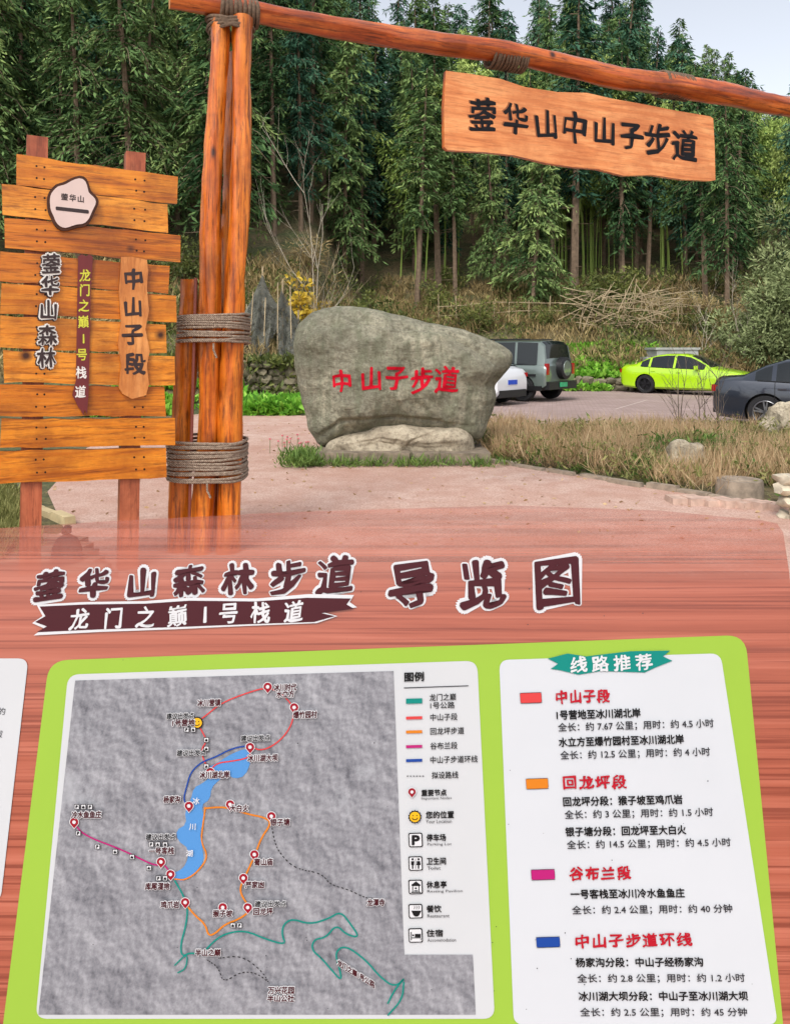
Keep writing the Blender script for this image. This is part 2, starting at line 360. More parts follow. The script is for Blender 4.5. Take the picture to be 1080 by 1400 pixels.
def bamboo(name,seed,Ht=13,n=7):
    r=np.random.default_rng(seed);Q=[];tint=[];mi=[];P_=[];D_=[];T_=[]
    for i in range(n):
        x,y=r.normal(0,.5,2); az=r.uniform(0,6.28); bend=r.uniform(1.2,3.2); h=Ht*r.uniform(.75,1.05); s=np.linspace(0,1,8)
        pts=[np.array([x+math.cos(az)*bend*q**2.6,y+math.sin(az)*bend*q**2.6,h*(q-.13*q**4)]) for q in s]
        q=tubeq(pts,[.05*(1-.85*a) for a in s],4); Q.append(q);tint.append(np.full(len(q),.5));mi.append(np.ones(len(q)))
        k=1000; u=r.uniform(.3,1.0,k)**.8; bx=x+math.cos(az)*bend*u**2.6; by=y+math.sin(az)*bend*u**2.6; bz=h*(u-.13*u**4)
        rad=(.15+.9*np.sin(np.pi*np.clip(u*.95,0,1)))*r.uniform(.2,1,k); a=r.uniform(0,6.28,k); 
        cl=np.round(u*26)/26; a=a*.5+cl*97
        P_.append(np.stack([bx+np.cos(a)*rad,by+np.sin(a)*rad,bz+.3*rad-.25*rad**2+r.normal(0,.12,k)],1)); D_.append(np.stack([np.cos(a)*.6,np.sin(a)*.6,-.8+r.normal(0,.3,k)],1)+r.normal(0,.3,(k,3)))
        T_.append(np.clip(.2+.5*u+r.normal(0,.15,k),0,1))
    pos=np.concatenate(P_); k=len(pos); q=leafq(pos,np.concatenate(D_),r.uniform(.18,.38,k),r.uniform(.025,.05,k)); Q.append(q);tint.append(np.concatenate(T_));mi.append(np.ones(k))
    return quads_mesh(name,np.concatenate(Q),[m_bark,m_bam],np.concatenate(mi),np.concatenate(tint))
bams=[bamboo('bamboo_mesh_%d'%i,20+i) for i in range(3)]
forest=empty('conifer_forest'); bgrove=empty('bamboo_grove')
def skyline(px):
    if px<860: return -400
    return float(np.interp(px,[860,890,935,960,1000,1040,1080,1300],[-60,15,60,75,95,115,128,120]))
def place(mesh,x,y,hh,nm,par,s=1.0,chk=True):
    z=H(x,y)-.2; px=540+x/y*F
    if chk:
        lim=CH+(HY-skyline(px)-random.uniform(-16,30))*y/F
        top=z+hh*s
        if top>lim: s=(lim-z)/hh
        if s<.28: return
    o=bpy.data.objects.new(nm,mesh); sc.collection.objects.link(o); o.location=(x,y,z)
    o.scale=(max(s,.6)*random.uniform(.8,1.25),)*2+(s,); o.rotation_euler=(random.uniform(-.05,.05),random.uniform(-.05,.05),random.uniform(0,6.28)); o.parent=par
hts=[17,15,18,14,16,12,16.5,18,15]
for row,y0 in enumerate(np.concatenate([np.arange(25.5,60,2.2),[63,68]])):
    x=-.62*y0-5+random.uniform(0,2)
    while x<.62*y0+6:
        y=y0+random.uniform(-1.2,1.2); start=37.5+1.6*nz(x*.2,3) if x>-4 else 28
        if x>14: start=36
        if y>start:
            k=random.choice([0,1,2,3,4,5,6,8])
            if x<-5 and random.random()<.4: k=7
            if y>start+4 and random.random()<.4: k=random.choice([3,5,8])
            place(vari[k],x,y,hts[k],'conifer_tree',forest,random.uniform(.72,1.15))
        x+=random.uniform(1.1,3.6)*(1+.006*y0)
for i in range(36):
    y=random.uniform(42,62); px=random.uniform(700,1130) if i<30 else random.uniform(100,700); x=(px-540)*y/F
    place(random.choice(bams),x,y,13,'bamboo_clump',bgrove,random.uniform(.85,1.15))
# ============================================================ undergrowth on bank
m_dry=foliage('dry_grass',C(90,78,50),C(152,132,90),C(200,180,128),.2,1.2)
m_brush=foliage('brush_foliage',C(38,46,24),C(86,98,50),C(142,146,80),.25,.8)
m_veg=foliage('vegetable_leaves',C(60,110,28),C(116,176,54),C(170,212,90),.3,1.0)
def scatter(name,n,fn,mat,Lr,Wr,spread,upb,per=8):
    P_=[]
    while len(P_)<n:
        p=fn()
        if p is not None: P_.append(p)
    P_=np.repeat(np.array(P_),per,0); k=len(P_)
    P_=P_+rng.normal(0,1,(k,3))*np.array(spread)
    D=rng.normal(0,.6,(k,3)); D[:,2]=upb+rng.normal(0,.35,k)
    q=leafq(P_,D,rng.uniform(*Lr,k),rng.uniform(*Wr,k))
    me=quads_mesh(name,q,[mat],None,np.clip(rng.normal(.4,.25,k),0,1)); o=bpy.data.objects.new(name,me); sc.collection.objects.link(o); return o
def bankpt(x0,x1,d0,d1,hup,sd=7,th=-.15):
    def fn():
        x=random.uniform(x0,x1); y=edge(x)+random.uniform(d0,d1)
        if nz(x*.35,y*.35,sd)<th: return None
        return (x,y,H(x,y)+random.random()**2*hup)
    return fn
scatter('bank_undergrowth',3400,bankpt(-16,22,1.2,13,.8,7,-.05),m_brush,(.12,.34),(.02,.06),(.28,.28,.14),.7,9)
scatter('bank_dry_grass',5200,bankpt(-16,22,.8,12,.5,12,-.2),m_dry,(.25,.6),(.012,.03),(.15,.15,.05),1.1,9)
def shrub_mesh(name,R,Hh,n,mat,seed,leaf=(.1,.22),wd=(.02,.05),limbs=9,barkmat=None,low=.45,cr=.38):
    r=np.random.default_rng(seed); Q=[];tint=[];mi=[]; cs=[]
    for i in range(limbs):
        az=r.uniform(0,6.28); rr_=R*r.uniform(.2,.85); top=np.array([math.cos(az)*rr_,math.sin(az)*rr_,Hh*r.uniform(low,.92)])
        pts=[np.array([0,0,0])*(1-q)+top*q+np.array([0,0,Hh*.15*math.sin(q*3.1)]) for q in np.linspace(0,1,5)]
        q=tubeq(pts,[.05*R/1.2,.04*R/1.2,.03*R/1.2,.02*R/1.2,.008],5);Q.append(q);tint.append(np.zeros(len(q)));mi.append(np.zeros(len(q)))
        for t in (.55,.8,1.0): cs.append(top*t+r.normal(0,.15*R,3))
    cs=np.array(cs); k=n; ci=r.integers(0,len(cs),k); dirs=r.normal(0,1,(k,3)); dirs/=np.linalg.norm(dirs,axis=1,keepdims=True)
    rad=R*cr*r.uniform(.35,1.05,k)**.5; pos=cs[ci]+dirs*rad[:,None]*np.array([1,1,.8]); pos[:,2]=np.maximum(pos[:,2],.05)
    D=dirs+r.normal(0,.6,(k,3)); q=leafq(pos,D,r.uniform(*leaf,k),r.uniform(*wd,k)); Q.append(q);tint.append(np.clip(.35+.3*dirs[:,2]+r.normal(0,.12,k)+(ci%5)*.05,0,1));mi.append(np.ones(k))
    return quads_mesh(name,np.concatenate(Q),[barkmat or m_bark,mat],np.concatenate(mi),np.concatenate(tint))
def addmesh(name,me,loc,s=1,rz=0,parent=None):
    o=bpy.data.objects.new(name,me); sc.collection.objects.link(o); o.location=loc; o.scale=(s,s,s) if not hasattr(s,'__len__') else s; o.rotation_euler=(0,0,rz)
    if parent:o.parent=parent
    return o
m_willow=foliage('shrub_foliage_greygreen',C(46,54,34),C(96,108,70),C(146,156,110),0,1.0)
m_yel=foliage('yellow_leaves',C(130,104,30),C(200,168,54),C(230,204,84),.3,1.0)
big=shrub_mesh('shrub_mesh_big',2.7,5.2,30000,m_willow,3,(.14,.3),(.02,.045),24,low=.25,cr=.34)
for (x,y,s_,r_) in ((16.6,31,1.02,0),(20,33,1.2,2)): addmesh('large_shrub',big,(x,y,H(x,y)-.3),s_,r_)
bs=shrub_mesh('bush_mesh',1.0,1.5,1600,m_brush,4); bs2=shrub_mesh('dry_bush_mesh',1.0,1.3,1000,m_dry,14,(.12,.3),(.008,.02),12)
for i in range(34):
    x=random.uniform(-14,18); y=edge(x)+random.uniform(4,12); addmesh('bank_bush',bs if i%2 else bs2,(x,y,H(x,y)),random.uniform(.5,1.2),random.uniform(0,6))
ys_=shrub_mesh('yellow_shrub_mesh',.4,1.9,520,m_yel,8,(.06,.13),(.025,.05),6)
for (px,d,s_) in ((416,26.5,1.7),(440,27.5,1.5)):
    x=(px-540)*d/F; addmesh('yellow_leaf_shrub',ys_,(x,d,H(x,d)),s_,px)
def vegpt(a,b):
    def fn():
        x=random.uniform(a[0],b[0]);y=random.uniform(a[1],b[1]); y=round(y/.45)*.45; return (x,y,max(H(x,y),0)+.08)
    return fn
scatter('vegetable_patch',420,vegpt((-4.6,17.8),(-2.3,20.2)),m_veg,(.15,.34),(.05,.09),(.07,.07,.08),.6,16)
scatter('vegetable_patch',420,vegpt((7.2,29.5),(11.5,33)),m_veg,(.15,.34),(.05,.09),(.08,.08,.05),.6,14)
scatter('vegetable_patch',160,vegpt((6.2,28.4),(8.2,29.6)),m_veg,(.15,.34),(.05,.09),(.08,.08,.05),.6,14)
scatter('vegetable_patch',260,vegpt((-7.6,17.6),(-5.4,21)),m_veg,(.15,.32),(.05,.09),(.07,.07,.05),.6,14)
m_stone=plain('fieldstone',C(116,108,88),.95,.5,3)
def rubble(name,a,b2,h,sz,zb=0,mats=None,depth=.2):
    mb=MB(); a=Vector((a[0],a[1],0));b2=Vector((b2[0],b2[1],0)); d=b2-a; L=d.length; d.normalize(); z=zb; s=0
    while z<zb+h:
        x=random.uniform(-.1,0)
        while x<L:
            w_=sz*random.uniform(.5,1.6); hh=sz*random.uniform(.4,.75)
            p=a+d*(x+w_/2)+Vector((-d.y,d.x,0))*random.uniform(-.06,.06); s+=1
            rock(mb,(p.x,p.y,z+hh*.5+random.uniform(-.03,.03)),(w_*.56,depth*random.uniform(.8,1.2),hh*.75),s,0,2,.45); x+=w_
        z+=sz*.72
    return mb.obj(name,mats or [m_stone],smooth=True,angle=35)
rubble('stone_terrace_wall',(-5.6,20.6),(-2.4,21.0),1.25,.3,0)
rubble('stone_terrace_wall',(-2.5,21.0),(-1.3,26.5),1.0,.3,0)
rubble('stone_terrace_wall',(2.5,28.5),(16,28.6),.5,.36,0)
def wallgrass():
    x=random.uniform(-5.6,-2.3); return (x,20.55+random.uniform(-.1,.6),random.choice([random.uniform(.1,1.2),1.25]))
scatter('terrace_weeds',220,wallgrass,m_brush,(.12,.3),(.02,.05),(.1,.06,.06),.5,8)
# shade net tent: cloth sagging between poles
m_net,nt,n,l,b=newmat('black_shade_net'); v=coords(nt); f=noi(nt,v,3.2,6,.7); l.new(ramp(nt,f,[(.3,C(46,48,44)),(.7,C(112,112,102))]),b.inputs['Base Color']); b.inputs['Roughness'].default_value=.95
tr=n.new('ShaderNodeBsdfTransparent'); mx=n.new('ShaderNodeMixShader'); l.new(ramp(nt,noi(nt,v,5,5,.7),[(.38,(.3,.3,.3,1)),(.5,(.85,.85,.85,1))]),mx.inputs[0]); l.new(tr.outputs[0],mx.inputs[1]); l.new(b.outputs[0],mx.inputs[2]); l.new(mx.outputs[0],n['Material Output'].inputs[0])
m_dead=plain('dead_branches',C(164,146,116),.95,.3,5)
mb=MB(); N=44; cx0=(371-540)*24.5/F; cy0=24.5; zb=H(cx0,cy0)
pk=[(-.85,1.5),(-.3,2.75),(.4,2.3),(.95,1.3)]
def topz(u):
    h=0
    for a,hh in pk: h=max(h,hh-1.9*abs(u-a)**.75)
    return h
for s_ in (-1,1):
    vs=[]
    for j in range(N+1):
        for i in range(N+1):
            u=i/N*2-1; v_=j/N; fold=.16*math.sin(u*17+2*v_)+.08*math.sin(u*31+s_)
            z=zb-.2+topz(u)*v_; y=cy0+s_*(.08+(1-v_)**1.3*1.25+(1-v_)*fold+.12*nz(u*4,v_*3,s_))
            vs.append((cx0+u*(1.05-.1*v_)+.06*nz(u*3,v_*3,5),y,z))
    mb.add(vs,[(j*(N+1)+i,j*(N+1)+i+1,(j+1)*(N+1)+i+1,(j+1)*(N+1)+i) for j in range(N) for i in range(N) if not (s_<0 and 24<i<31 and j<20-abs(i-27)*3)],0)
for u,hh in pk: mb.tube([(cx0+u*.95,cy0-.02,zb-.3),(cx0+u*.95,cy0,zb+hh)],.03,1,6)
for k in range(5): mb.tube([(cx0-1+k*.45,cy0-.9,zb-.2),(cx0-.9+k*.4,cy0-.5,zb+random.uniform(1.2,2.2))],.018,1,5)
mb.obj('shade_net_tent',[m_net,m_dead],smooth=True,angle=50)
mb=MB()
for i in range(120):
    px=random.uniform(785,935); py=random.uniform(398,448); p=P(px,py,34+random.uniform(-.7,.9)); L=random.uniform(.6,2.2); a=random.gauss(-.1,.4)+(math.pi/2.2 if random.random()<.22 else 0)
    d=Vector((math.cos(a),random.uniform(-.4,.4),math.sin(a)))*L
    z0=max(p.z,H(p.x,p.y)+.03); p=Vector((p.x,p.y,z0)); mb.tube([p-d*.5,p+d*.02+Vector((0,0,.04)),p+d*.5],[.022,.02,.009],0,5)
mb.obj('brush_pile',[m_dead])
mb=MB()
for i in range(16):
    x=2+i*.9+random.uniform(-.2,.2); y=edge(x)+6.5; z=H(x,y); mb.tube([(x,y,z-.1),(x+random.uniform(-.1,.1),y,z+random.uniform(1.0,1.7))],.025,0,5)
for k in (.6,1.0): mb.tube([(2+i*1.3,edge(3)+6.5,H(2+i*1.3,edge(3)+6.5)+k+random.uniform(-.08,.08)) for i in range(11)],.018,0,5)
mb.obj('pole_fence',[m_dead])
mb=MB(); p=P(918,476,30); z=H(p.x,p.y)
mb.box((p.x,p.y,z+.45),(1.65,1.2,.9),0); mb.box((p.x,p.y,z+.94),(1.78,1.3,.09),0); mb.box((p.x-.98,p.y+.1,z+.3),(.3,.8,.6),0)
mb.obj('concrete_water_tank',[plain('grey_concrete',C(158,160,154),.9,.2,3)])
def sapling(name,base,Ht,seed,mat):
    random.seed(seed); mb=MB()
    def br(p,d,L,r,lv):
        n=5; pts=[p]; 
        for i in range(n):
            d=(d+Vector((random.gauss(0,.10),random.gauss(0,.10),.06))).normalized(); pts.append(pts[-1]+d*L/n)
        mb.tube(pts,[r*(1-.7*i/n) for i in range(n+1)],0,5)
        if lv>0:
            for i in range(5):
                q=pts[random.randint(1,n)]; dd=(d+Vector((random.gauss(0,.7),random.gauss(0,.7),random.uniform(0,.5)))).normalized(); br(q,dd,L*random.uniform(.35,.6),r*.45,lv-1)
    for k in range(2): br(Vector(base),Vector((random.gauss(0,.12),random.gauss(0,.1),1)).normalized(),Ht*random.uniform(.7,1),.011*Ht**.5,2)
    return mb.obj(name,[mat])
m_dead_d=plain('sapling_bark',C(96,84,72),.9,.2,5); m_pale=plain('pale_sapling_bark',C(168,158,140),.9,.2,5)
for i,(x,y,h,mt) in enumerate([((928-540)*13.2/F,13.2,1.45,m_dead_d),((958-540)*14/F,14,1.3,m_dead_d),((985-540)*13.2/F,13.2,1.4,m_dead_d),((1012-540)*31/F,31,3.0,m_pale),((960-540)*31/F,31,2.6,m_pale),((428-540)*27/F,27,6.5,m_pale),((436-540)*26/F,26,4.5,m_dead)]):
    sapling('bare_sapling',(x,y,H(x,y)),h,31+i,mt)
random.seed(77)
# ============================================================ BOULDER
m,nt,n,l,b=newmat('boulder_stone'); v=coords(nt); v2=coords(nt,(3.5,3,.6)); vd=coords(nt,(1,1,3.2),0,.0)
f=noi(nt,v,1.3,9,.7); f2=noi(nt,v,16,9,.75); f3=noi(nt,v2,2,8,.65); f4=noi(nt,vd,2.2,8,.7,.8)
c=ramp(nt,f,[(.3,C(112,110,94)),(.5,C(152,148,128)),(.7,C(186,180,156))])
c=mixc(nt,ramp(nt,f3,[(.45,(0,0,0,1)),(.62,(.7,.7,.7,1))]),c,C(106,110,88))
c=mixc(nt,ramp(nt,f4,[(.36,(.55,.55,.55,1)),(.48,(0,0,0,1))]),c,C(98,94,80))
c=mixc(nt,ramp(nt,f2,[(.38,(.7,.7,.7,1)),(.55,(0,0,0,1))]),c,C(94,90,76))
c=mixc(nt,ramp(nt,f2,[(.6,(0,0,0,1)),(.72,(.5,.5,.5,1))]),c,C(204,200,182))
l.new(c,b.inputs['Base Color']); b.inputs['Roughness'].default_value=.9; b.inputs['Specular IOR Level'].default_value=.3
ad=n.new('ShaderNodeMath'); ad.operation='ADD'; l.new(f2,ad.inputs[0]); l.new(f4,ad.inputs[1]); bump(nt,ad.outputs[0],.9,.045,b); m_bould=m
def blob(name_mb,outline,d,T,amp,mi,rings=26,N=160,seed=0,flat=2.6,ledges=()):
    pts=smoothpts(outline,2,True); pts=[Vector((P(x,y,d).x,P(x,y,d).z)) for x,y in pts]
    per=[0]; 
    for i in range(len(pts)): per.append(per[-1]+(pts[(i+1)%len(pts)]-pts[i]).length)
    rs=[]; j=0
    for k in range(N):
        s=per[-1]*k/N
        while per[j+1]<s: j+=1
        t=(s-per[j])/(per[j+1]-per[j]+1e-9); rs.append(pts[j]*(1-t)+pts[(j+1)%len(pts)]*t)
    c=sum(rs,Vector((0,0)))/N
    rs=[q+(q-c).normalized()*.025*noise.noise(Vector((q.x*5,q.y*5,seed))) for q in rs]
    LG=[]
    for line_,dep in ledges: LG.append(([Vector((P(x,y,d).x,P(x,y,d).z)) for x,y in line_],dep))
    for side in (-1,1):
        vs=[];fs=[]
        for i in range(rings+1):
            r=math.sin(i/rings*math.pi/2)**.8
            y=T/2*max(0,(1-r**flat))**(1/flat)
            for k in range(N):
                q=c+(rs[k]-c)*r; nn=noise.noise(Vector((q.x*1.1+seed,q.y*1.1,side*3.)))*amp+noise.noise(Vector((q.x*3.5+seed,q.y*3.5,side*3.)))*amp*.35+noise.noise(Vector((q.x*9+seed,q.y*9,side*3.)))*amp*.12+abs(noise.noise(Vector((q.x*2+q.y*1.2+seed,q.y*2-q.x,1))))*-amp*.4
                e=1-r**6
                if side<0:
                    for LL,dep in LG:
                        bd_=1e9;sg=0
                        for a_,b_ in zip(LL[:-1],LL[1:]):
                            ab=b_-a_; t=max(0,min(1,(q-a_).dot(ab)/ab.length_squared)); pr=a_+ab*t; dd=(q-pr).length
                            if dd<bd_: bd_=dd; sg=ab.x*(q-a_).y-ab.y*(q-a_).x
                        bd_+=.012*noise.noise(Vector((q.x*8,q.y*8,2)))
                        if sg>0: nn-=dep*smst(0,.05,bd_)*math.exp(-bd_/.5)
                        nn-=.04*math.exp(-(bd_/.025)**2)
                vs.append((q.x,d+side*(y+nn*e),q.y))
        for i in range(rings):
            for k in range(N):
                k2=(k+1)%N; f_=(i*N+k,i*N+k2,(i+1)*N+k2,(i+1)*N+k); fs.append(f_ if side<0 else f_[::-1])
        name_mb.add(vs,fs,mi)
bd=11.0
out=[(401,478),(403,452),(418,432),(445,420),(480,418),(520,424),(560,436),(610,445),(650,456),(684,470),(702,485),(693,508),(674,524),(680,540),(670,566),(662,592),(650,603),(610,590),(560,588),(500,596),(455,606),(438,610),(424,592),(413,548),(405,512)]
LED=[([(560,436),(580,452),(600,454),(622,472),(640,482),(668,500),(666,530),(676,560)],.12),([(405,470),(440,450),(500,444),(560,452)],.05),([(430,600),(470,570),(540,566),(600,572)],-.05),([(600,440),(650,470),(690,482)],.08),([(640,590),(640,550),(655,520),(668,500)],.06)]
mb=MB(); blob(mb,out,bd,1.25,.17,0,rings=70,N=300,seed=4,ledges=LED)
boulder=mb.obj('inscribed_boulder',[m_bould],smooth=True,angle=180)
bv=BVHTree.FromPolygons([v.co.copy() for v in boulder.data.vertices],[tuple(p.vertices) for p in boulder.data.polygons])
m,nt,n,l,b=newmat('pale_base_stone'); v=coords(nt); f=noi(nt,v,3,9,.75); f2=noi(nt,v,18,8,.75)
c=ramp(nt,f,[(.3,C(122,110,92)),(.5,C(170,158,136)),(.7,C(202,190,166))]); c=mixc(nt,ramp(nt,f2,[(.38,(.7,.7,.7,1)),(.52,(0,0,0,1))]),c,C(104,94,78))
l.new(c,b.inputs['Base Color']); b.inputs['Roughness'].default_value=.95; bump(nt,f2,.9,.03,b); m_base=m
mb=MB(); blob(mb,[(442,622),(446,606),(462,594),(500,588),(520,578),(560,580),(600,584),(632,580),(645,595),(650,622),(600,630),(500,630)],10.75,.95,.16,0,rings=34,N=160,seed=9,ledges=[([(640,600),(580,604),(520,596),(450,612)],.07),([(600,584),(560,600),(545,622)],.05),([(480,592),(500,610),(490,626)],.05)])
mb.obj('boulder_base_stone',[m_base],smooth=True,angle=60)
mb=MB(); 
pz=G(430,637); w_=G(672,637).x-pz.x
mb.box((pz.x+w_*.27,10.95,.09),(w_*.54,1.62,.18),0,taper=.985); mb.box((pz.x+w_*.774,10.96,.085),(w_*.45,1.6,.17),0,taper=.985)
mb.obj('boulder_plinth',[plain('plinth_stone',C(120,108,92),.95,.45,9)])
m_red=plain('red_inscription_paint',C(178,14,36),.8,.15,20,0,.1)
tp=Plane((0,bd-.7,1),(1,0,0),(0,0,1))
tm=MB()
for ch,px,py,s in (('中',467,522,27),('山',507,518,29),('子',542,517,30),('步',577,520,31),('道',611,519,32)):
    put(tm,tp,ch,px,py,s,s*1.08,0,0,bold=.9,brush=.05,cop=6,mode='c',seed=px)
bm=bmesh.new(); 
for v_ in tm.v: bm.verts.new(v_)
bm.verts.ensure_lookup_table()
for f_ in tm.f:
    try: bm.faces.new([bm.verts[i] for i in f_])
    except: pass
x0=min(v_[0] for v_ in tm.v);x1=max(v_[0] for v_ in tm.v);z0=min(v_[2] for v_ in tm.v);z1=max(v_[2] for v_ in tm.v)
xx=x0+.03
while xx<x1: bmesh.ops.bisect_plane(bm,geom=bm.verts[:]+bm.edges[:]+bm.faces[:],plane_co=(xx,0,0),plane_no=(1,0,0)); xx+=.03
zz=z0+.03
while zz<z1: bmesh.ops.bisect_plane(bm,geom=bm.verts[:]+bm.edges[:]+bm.faces[:],plane_co=(0,0,zz),plane_no=(0,0,1)); zz+=.03
for v_ in bm.verts:
    eps=(v_.co.y-(bd-.7))
    dr=(v_.co-Vector((0,0,CH))).normalized(); h=bv.ray_cast(Vector((0,0,CH)),dr)
    if h[0]: v_.co=h[0]-dr*(.010)+Vector((0,eps*3,0))
me=bpy.data.meshes.new('inscription'); bm.to_mesh(me); bm.free(); me.materials.append(m_red); o=bpy.data.objects.new('inscription',me); sc.collection.objects.link(o); o.parent=boulder
mb=MB(); q=G(936,648); rock(mb,(q.x,q.y,.17),(.25,.2,.26),3,0,4,.4); mb.obj('garden_rock',[m_base],smooth=True,angle=60)
mb=MB(); rock(mb,(P(1073,600,12.9).x,12.9,.27),(.36,.3,.38),6,0,4,.5); mb.obj('garden_rock',[m_base],smooth=True,angle=60)
mb=MB(); q=G(1022,684); R_=.24
mb.tube([(q.x,q.y+.2,.0),(q.x,q.y+.2,.17),(q.x,q.y+.2,.19)],[R_*1.02,R_,R_*.97],0,28); mb.tube([(q.x,q.y+.2,.191),(q.x,q.y+.2,.2)],[R_*.72,R_*.7],0,24)
mb.obj('millstone',[m_conc],smooth=True,angle=40)
m_pinks=plain('pink_stone',C(182,154,138),.9,.3,8)
mb=MB(); 
for i in range(7):
    q=G(930+i*22,690+i*1.5); mb.box((q.x,q.y+.1,.035),(.18,.26,.06+.02*(i%2)),0,Matrix.Rotation(.1*i,3,'Z'),taper=.9)
mb.obj('stone_edging',[m_pinks])
rubble('dry_stone_wall',(3.66,7.05),(4.9,6.2),.40,.15,0,[plain('pale_fieldstone',C(176,166,146),.95,.45,7)],.11)
bed=[(1.35,10.7),(2.95,8.8),(3.9,7.6),(5.5,7.05),(8.5,7.2),(10.5,10.6),(8.4,12.5),(7,13.7),(1.6,14.5),(1.2,12)]
def inpoly(x,y,pg):
    c=False;j=len(pg)-1
    for i in range(len(pg)):
        if (pg[i][1]>y)!=(pg[j][1]>y) and x<(pg[j][0]-pg[i][0])*(y-pg[i][1])/(pg[j][1]-pg[i][1])+pg[i][0]: c=not c
        j=i
    return c
def bedpt(hmax,th=-.25,sd=2):
    def fn():
        x=random.uniform(1,10.5);y=random.uniform(6.9,14.5)
        if not inpoly(x,y,bed) or nz(x*.9,y*.9,sd)<th: return None
        if abs(x-4)<.4 and abs(y-8.2)<.4 : return None
        k=.3+.7*max(0,min(1,.5+1.6*nz(x*.7,y*.7,sd+5)))
        return (x+random.gauss(0,.08),y+random.gauss(0,.08),random.random()**1.5*hmax*k)
    return fn
m_weed=foliage('weed_foliage',C(72,78,38),C(122,124,70),C(166,162,104),.3,1.5)
m_wgreen=foliage('green_weed_foliage',C(52,74,32),C(96,126,58),C(146,170,92),.3,1.5)
m_dry2=foliage('bed_dry_grass',C(136,112,80),C(188,158,120),C(220,200,162),.2,1.2)
scatter('bed_weeds',3600,bedpt(.42),m_weed,(.05,.13),(.007,.017),(.06,.06,.04),.5,10)
scatter('bed_green_plants',1700,bedpt(.30,.0,21),m_wgreen,(.05,.15),(.01,.025),(.07,.07,.04),.5,10)
scatter('bed_dry_grass',5200,bedpt(.12,-.2,9),m_dry2,(.16,.5),(.0025,.005),(.05,.05,.01),1.3,9)
def rp(): 
    return (-1.28+random.gauss(0,.12),10.3+random.gauss(0,.25),random.random()*.12) if random.random()<.6 else (random.uniform(-1.2,1.5),10.08+random.gauss(0,.03),.02)
scatter('plinth_grass',260,rp,m_wgreen,(.06,.2),(.004,.012),(.05,.05,.02),.9,10)
def lawn():
    x=random.uniform(-7,-2.9);y=random.uniform(5.4,9)
    if y>8.3+( -x-3.9)*.25 or (y-8.1)<(x+4.3)*-1.0-1.8: return None
    if x>-2.95-(y-6)*.6: return None
    return (x,y,.02)
scatter('lawn_grass',2600,lawn,m_weed,(.06,.2),(.004,.01),(.05,.05,.02),.9,9)
P_=np.array([(random.uniform(-4,4),random.uniform(6,16),.014) for i in range(700)]); D=rng.normal(0,1,(700,3)); D[:,2]*=.15
me=quads_mesh('fallen_leaves',leafq(P_,D,rng.uniform(.03,.07,700),rng.uniform(.008,.018,700)),[m_dry2],None,rng.uniform(0,.6,700)); sc.collection.objects.link(bpy.data.objects.new('fallen_leaves',me))
mb=MB()
for i in range(16):
    x=-1.62+random.gauss(0,.14); y=11.4+random.gauss(0,.12); z=.1+random.random()*.18; mb.tube([(x,y,0),(x,y,z)],.004,1,4); rock(mb,(x,y,z),(.02,.02,.016),i,0,1)
mb.obj('flower_clump',[plain('pink_petals',C(200,110,116),.6),plain('flower_stem',C(80,110,50),.7)])
m_oldwood=wood('weathered_timber',C(90,72,60),C(140,116,100),C(176,152,134),(1,10,10),0,.8,False,0)
mb=MB()
for i in range(7):
    y=5.05+i*.19; mb.box((-2.55-.12*i,y,.035),(1.5,.165,.05),0,Matrix.Rotation(math.radians(-14),3,'Z'))
mb.obj('timber_boardwalk',[m_oldwood])
mb=MB()
q=G(92,778); mb.tube([(q.x,q.y,z) for z in (0,.02,.05,.16,.22,.25)],[.13,.14,.115,.10,.075,.03],0,20); rock(mb,(q.x,q.y,.285),(.035,.035,.035),1,0,2)
mb.obj('stone_bollard',[plain('dark_stone',C(84,70,66),.8,.2,10)],smooth=True,angle=50)
# ============================================================ GATE
W1=C(108,44,8);W2=C(194,94,16);W3=C(222,130,36)
m_log=wood('varnished_log',W1,W2,W3,(9,9,.6),0,.32,True,.3,1.2,.6,1.15,.85)
m_end=plain('log_end_grain',C(190,134,76),.7,.25,30)
gate=empty('timber_gate'); gd=5.83
mb=MB()
def glog(pt,pb,rt,rb,dd,seed):
    top=P(pt[0],pt[1],gd); bot=P(pb[0],pb[1],gd); top.y+=dd; bot.y+=dd
    k=(bot.z)/(top.z-bot.z); bot2=bot-(top-bot)*k*1.0
    log(mb,bot2,top,rb,rt,0,1,seed=seed,rings=80,bend=.05,amp=.022)
glog((303,26),(275,750),.072,.09,-.02,1)
glog((332,24),(311,750),.074,.094,.0,2)
glog((318,60),(293,750),.07,.085,.2,3)
glog((258,382),(242,750),.078,.088,.04,4)
mb.obj('post_logs',[m_log,m_end],gate,True,50)
b0=P(290,10,gd); bdir=(P(972,127,7.76)-b0); bdir.z=0; bdir.normalize(); ba=math.atan2(bdir.y,bdir.x)
m_beam=wood('varnished_beam',C(100,38,12),C(172,76,26),C(206,112,46),(.6,9,9),-ba,.3,True,.35,1.2,.5,1,.8)
def beamd(px):
    n_=Vector((-bdir.y,bdir.x,0)); r=Vector(((px-540)/F,1,0)); return n_.dot(b0)/n_.dot(r)
bz=b0.z
mb=MB(); s0=b0-bdir*.32; s1=b0+bdir*8.0
log(mb,(s0.x,s0.y,bz+.02),(s1.x,s1.y,bz-.02),.082,.125,0,1,seed=11,rings=90,bend=.09,amp=.02)
mb.obj('cross_beam',[m_beam,m_end],gate,True,50)
mb=MB(); e=b0+bdir*7.7
for k,(dx,dy) in enumerate(((0,0),(.17,.04),(.05,.17))): log(mb,(e.x+dx,e.y+dy,0),(e.x+dx,e.y+dy,bz-.1),.1,.08,0,1,seed=20+k)
mb.obj('far_post_logs',[m_log,m_end],gate,True,50)
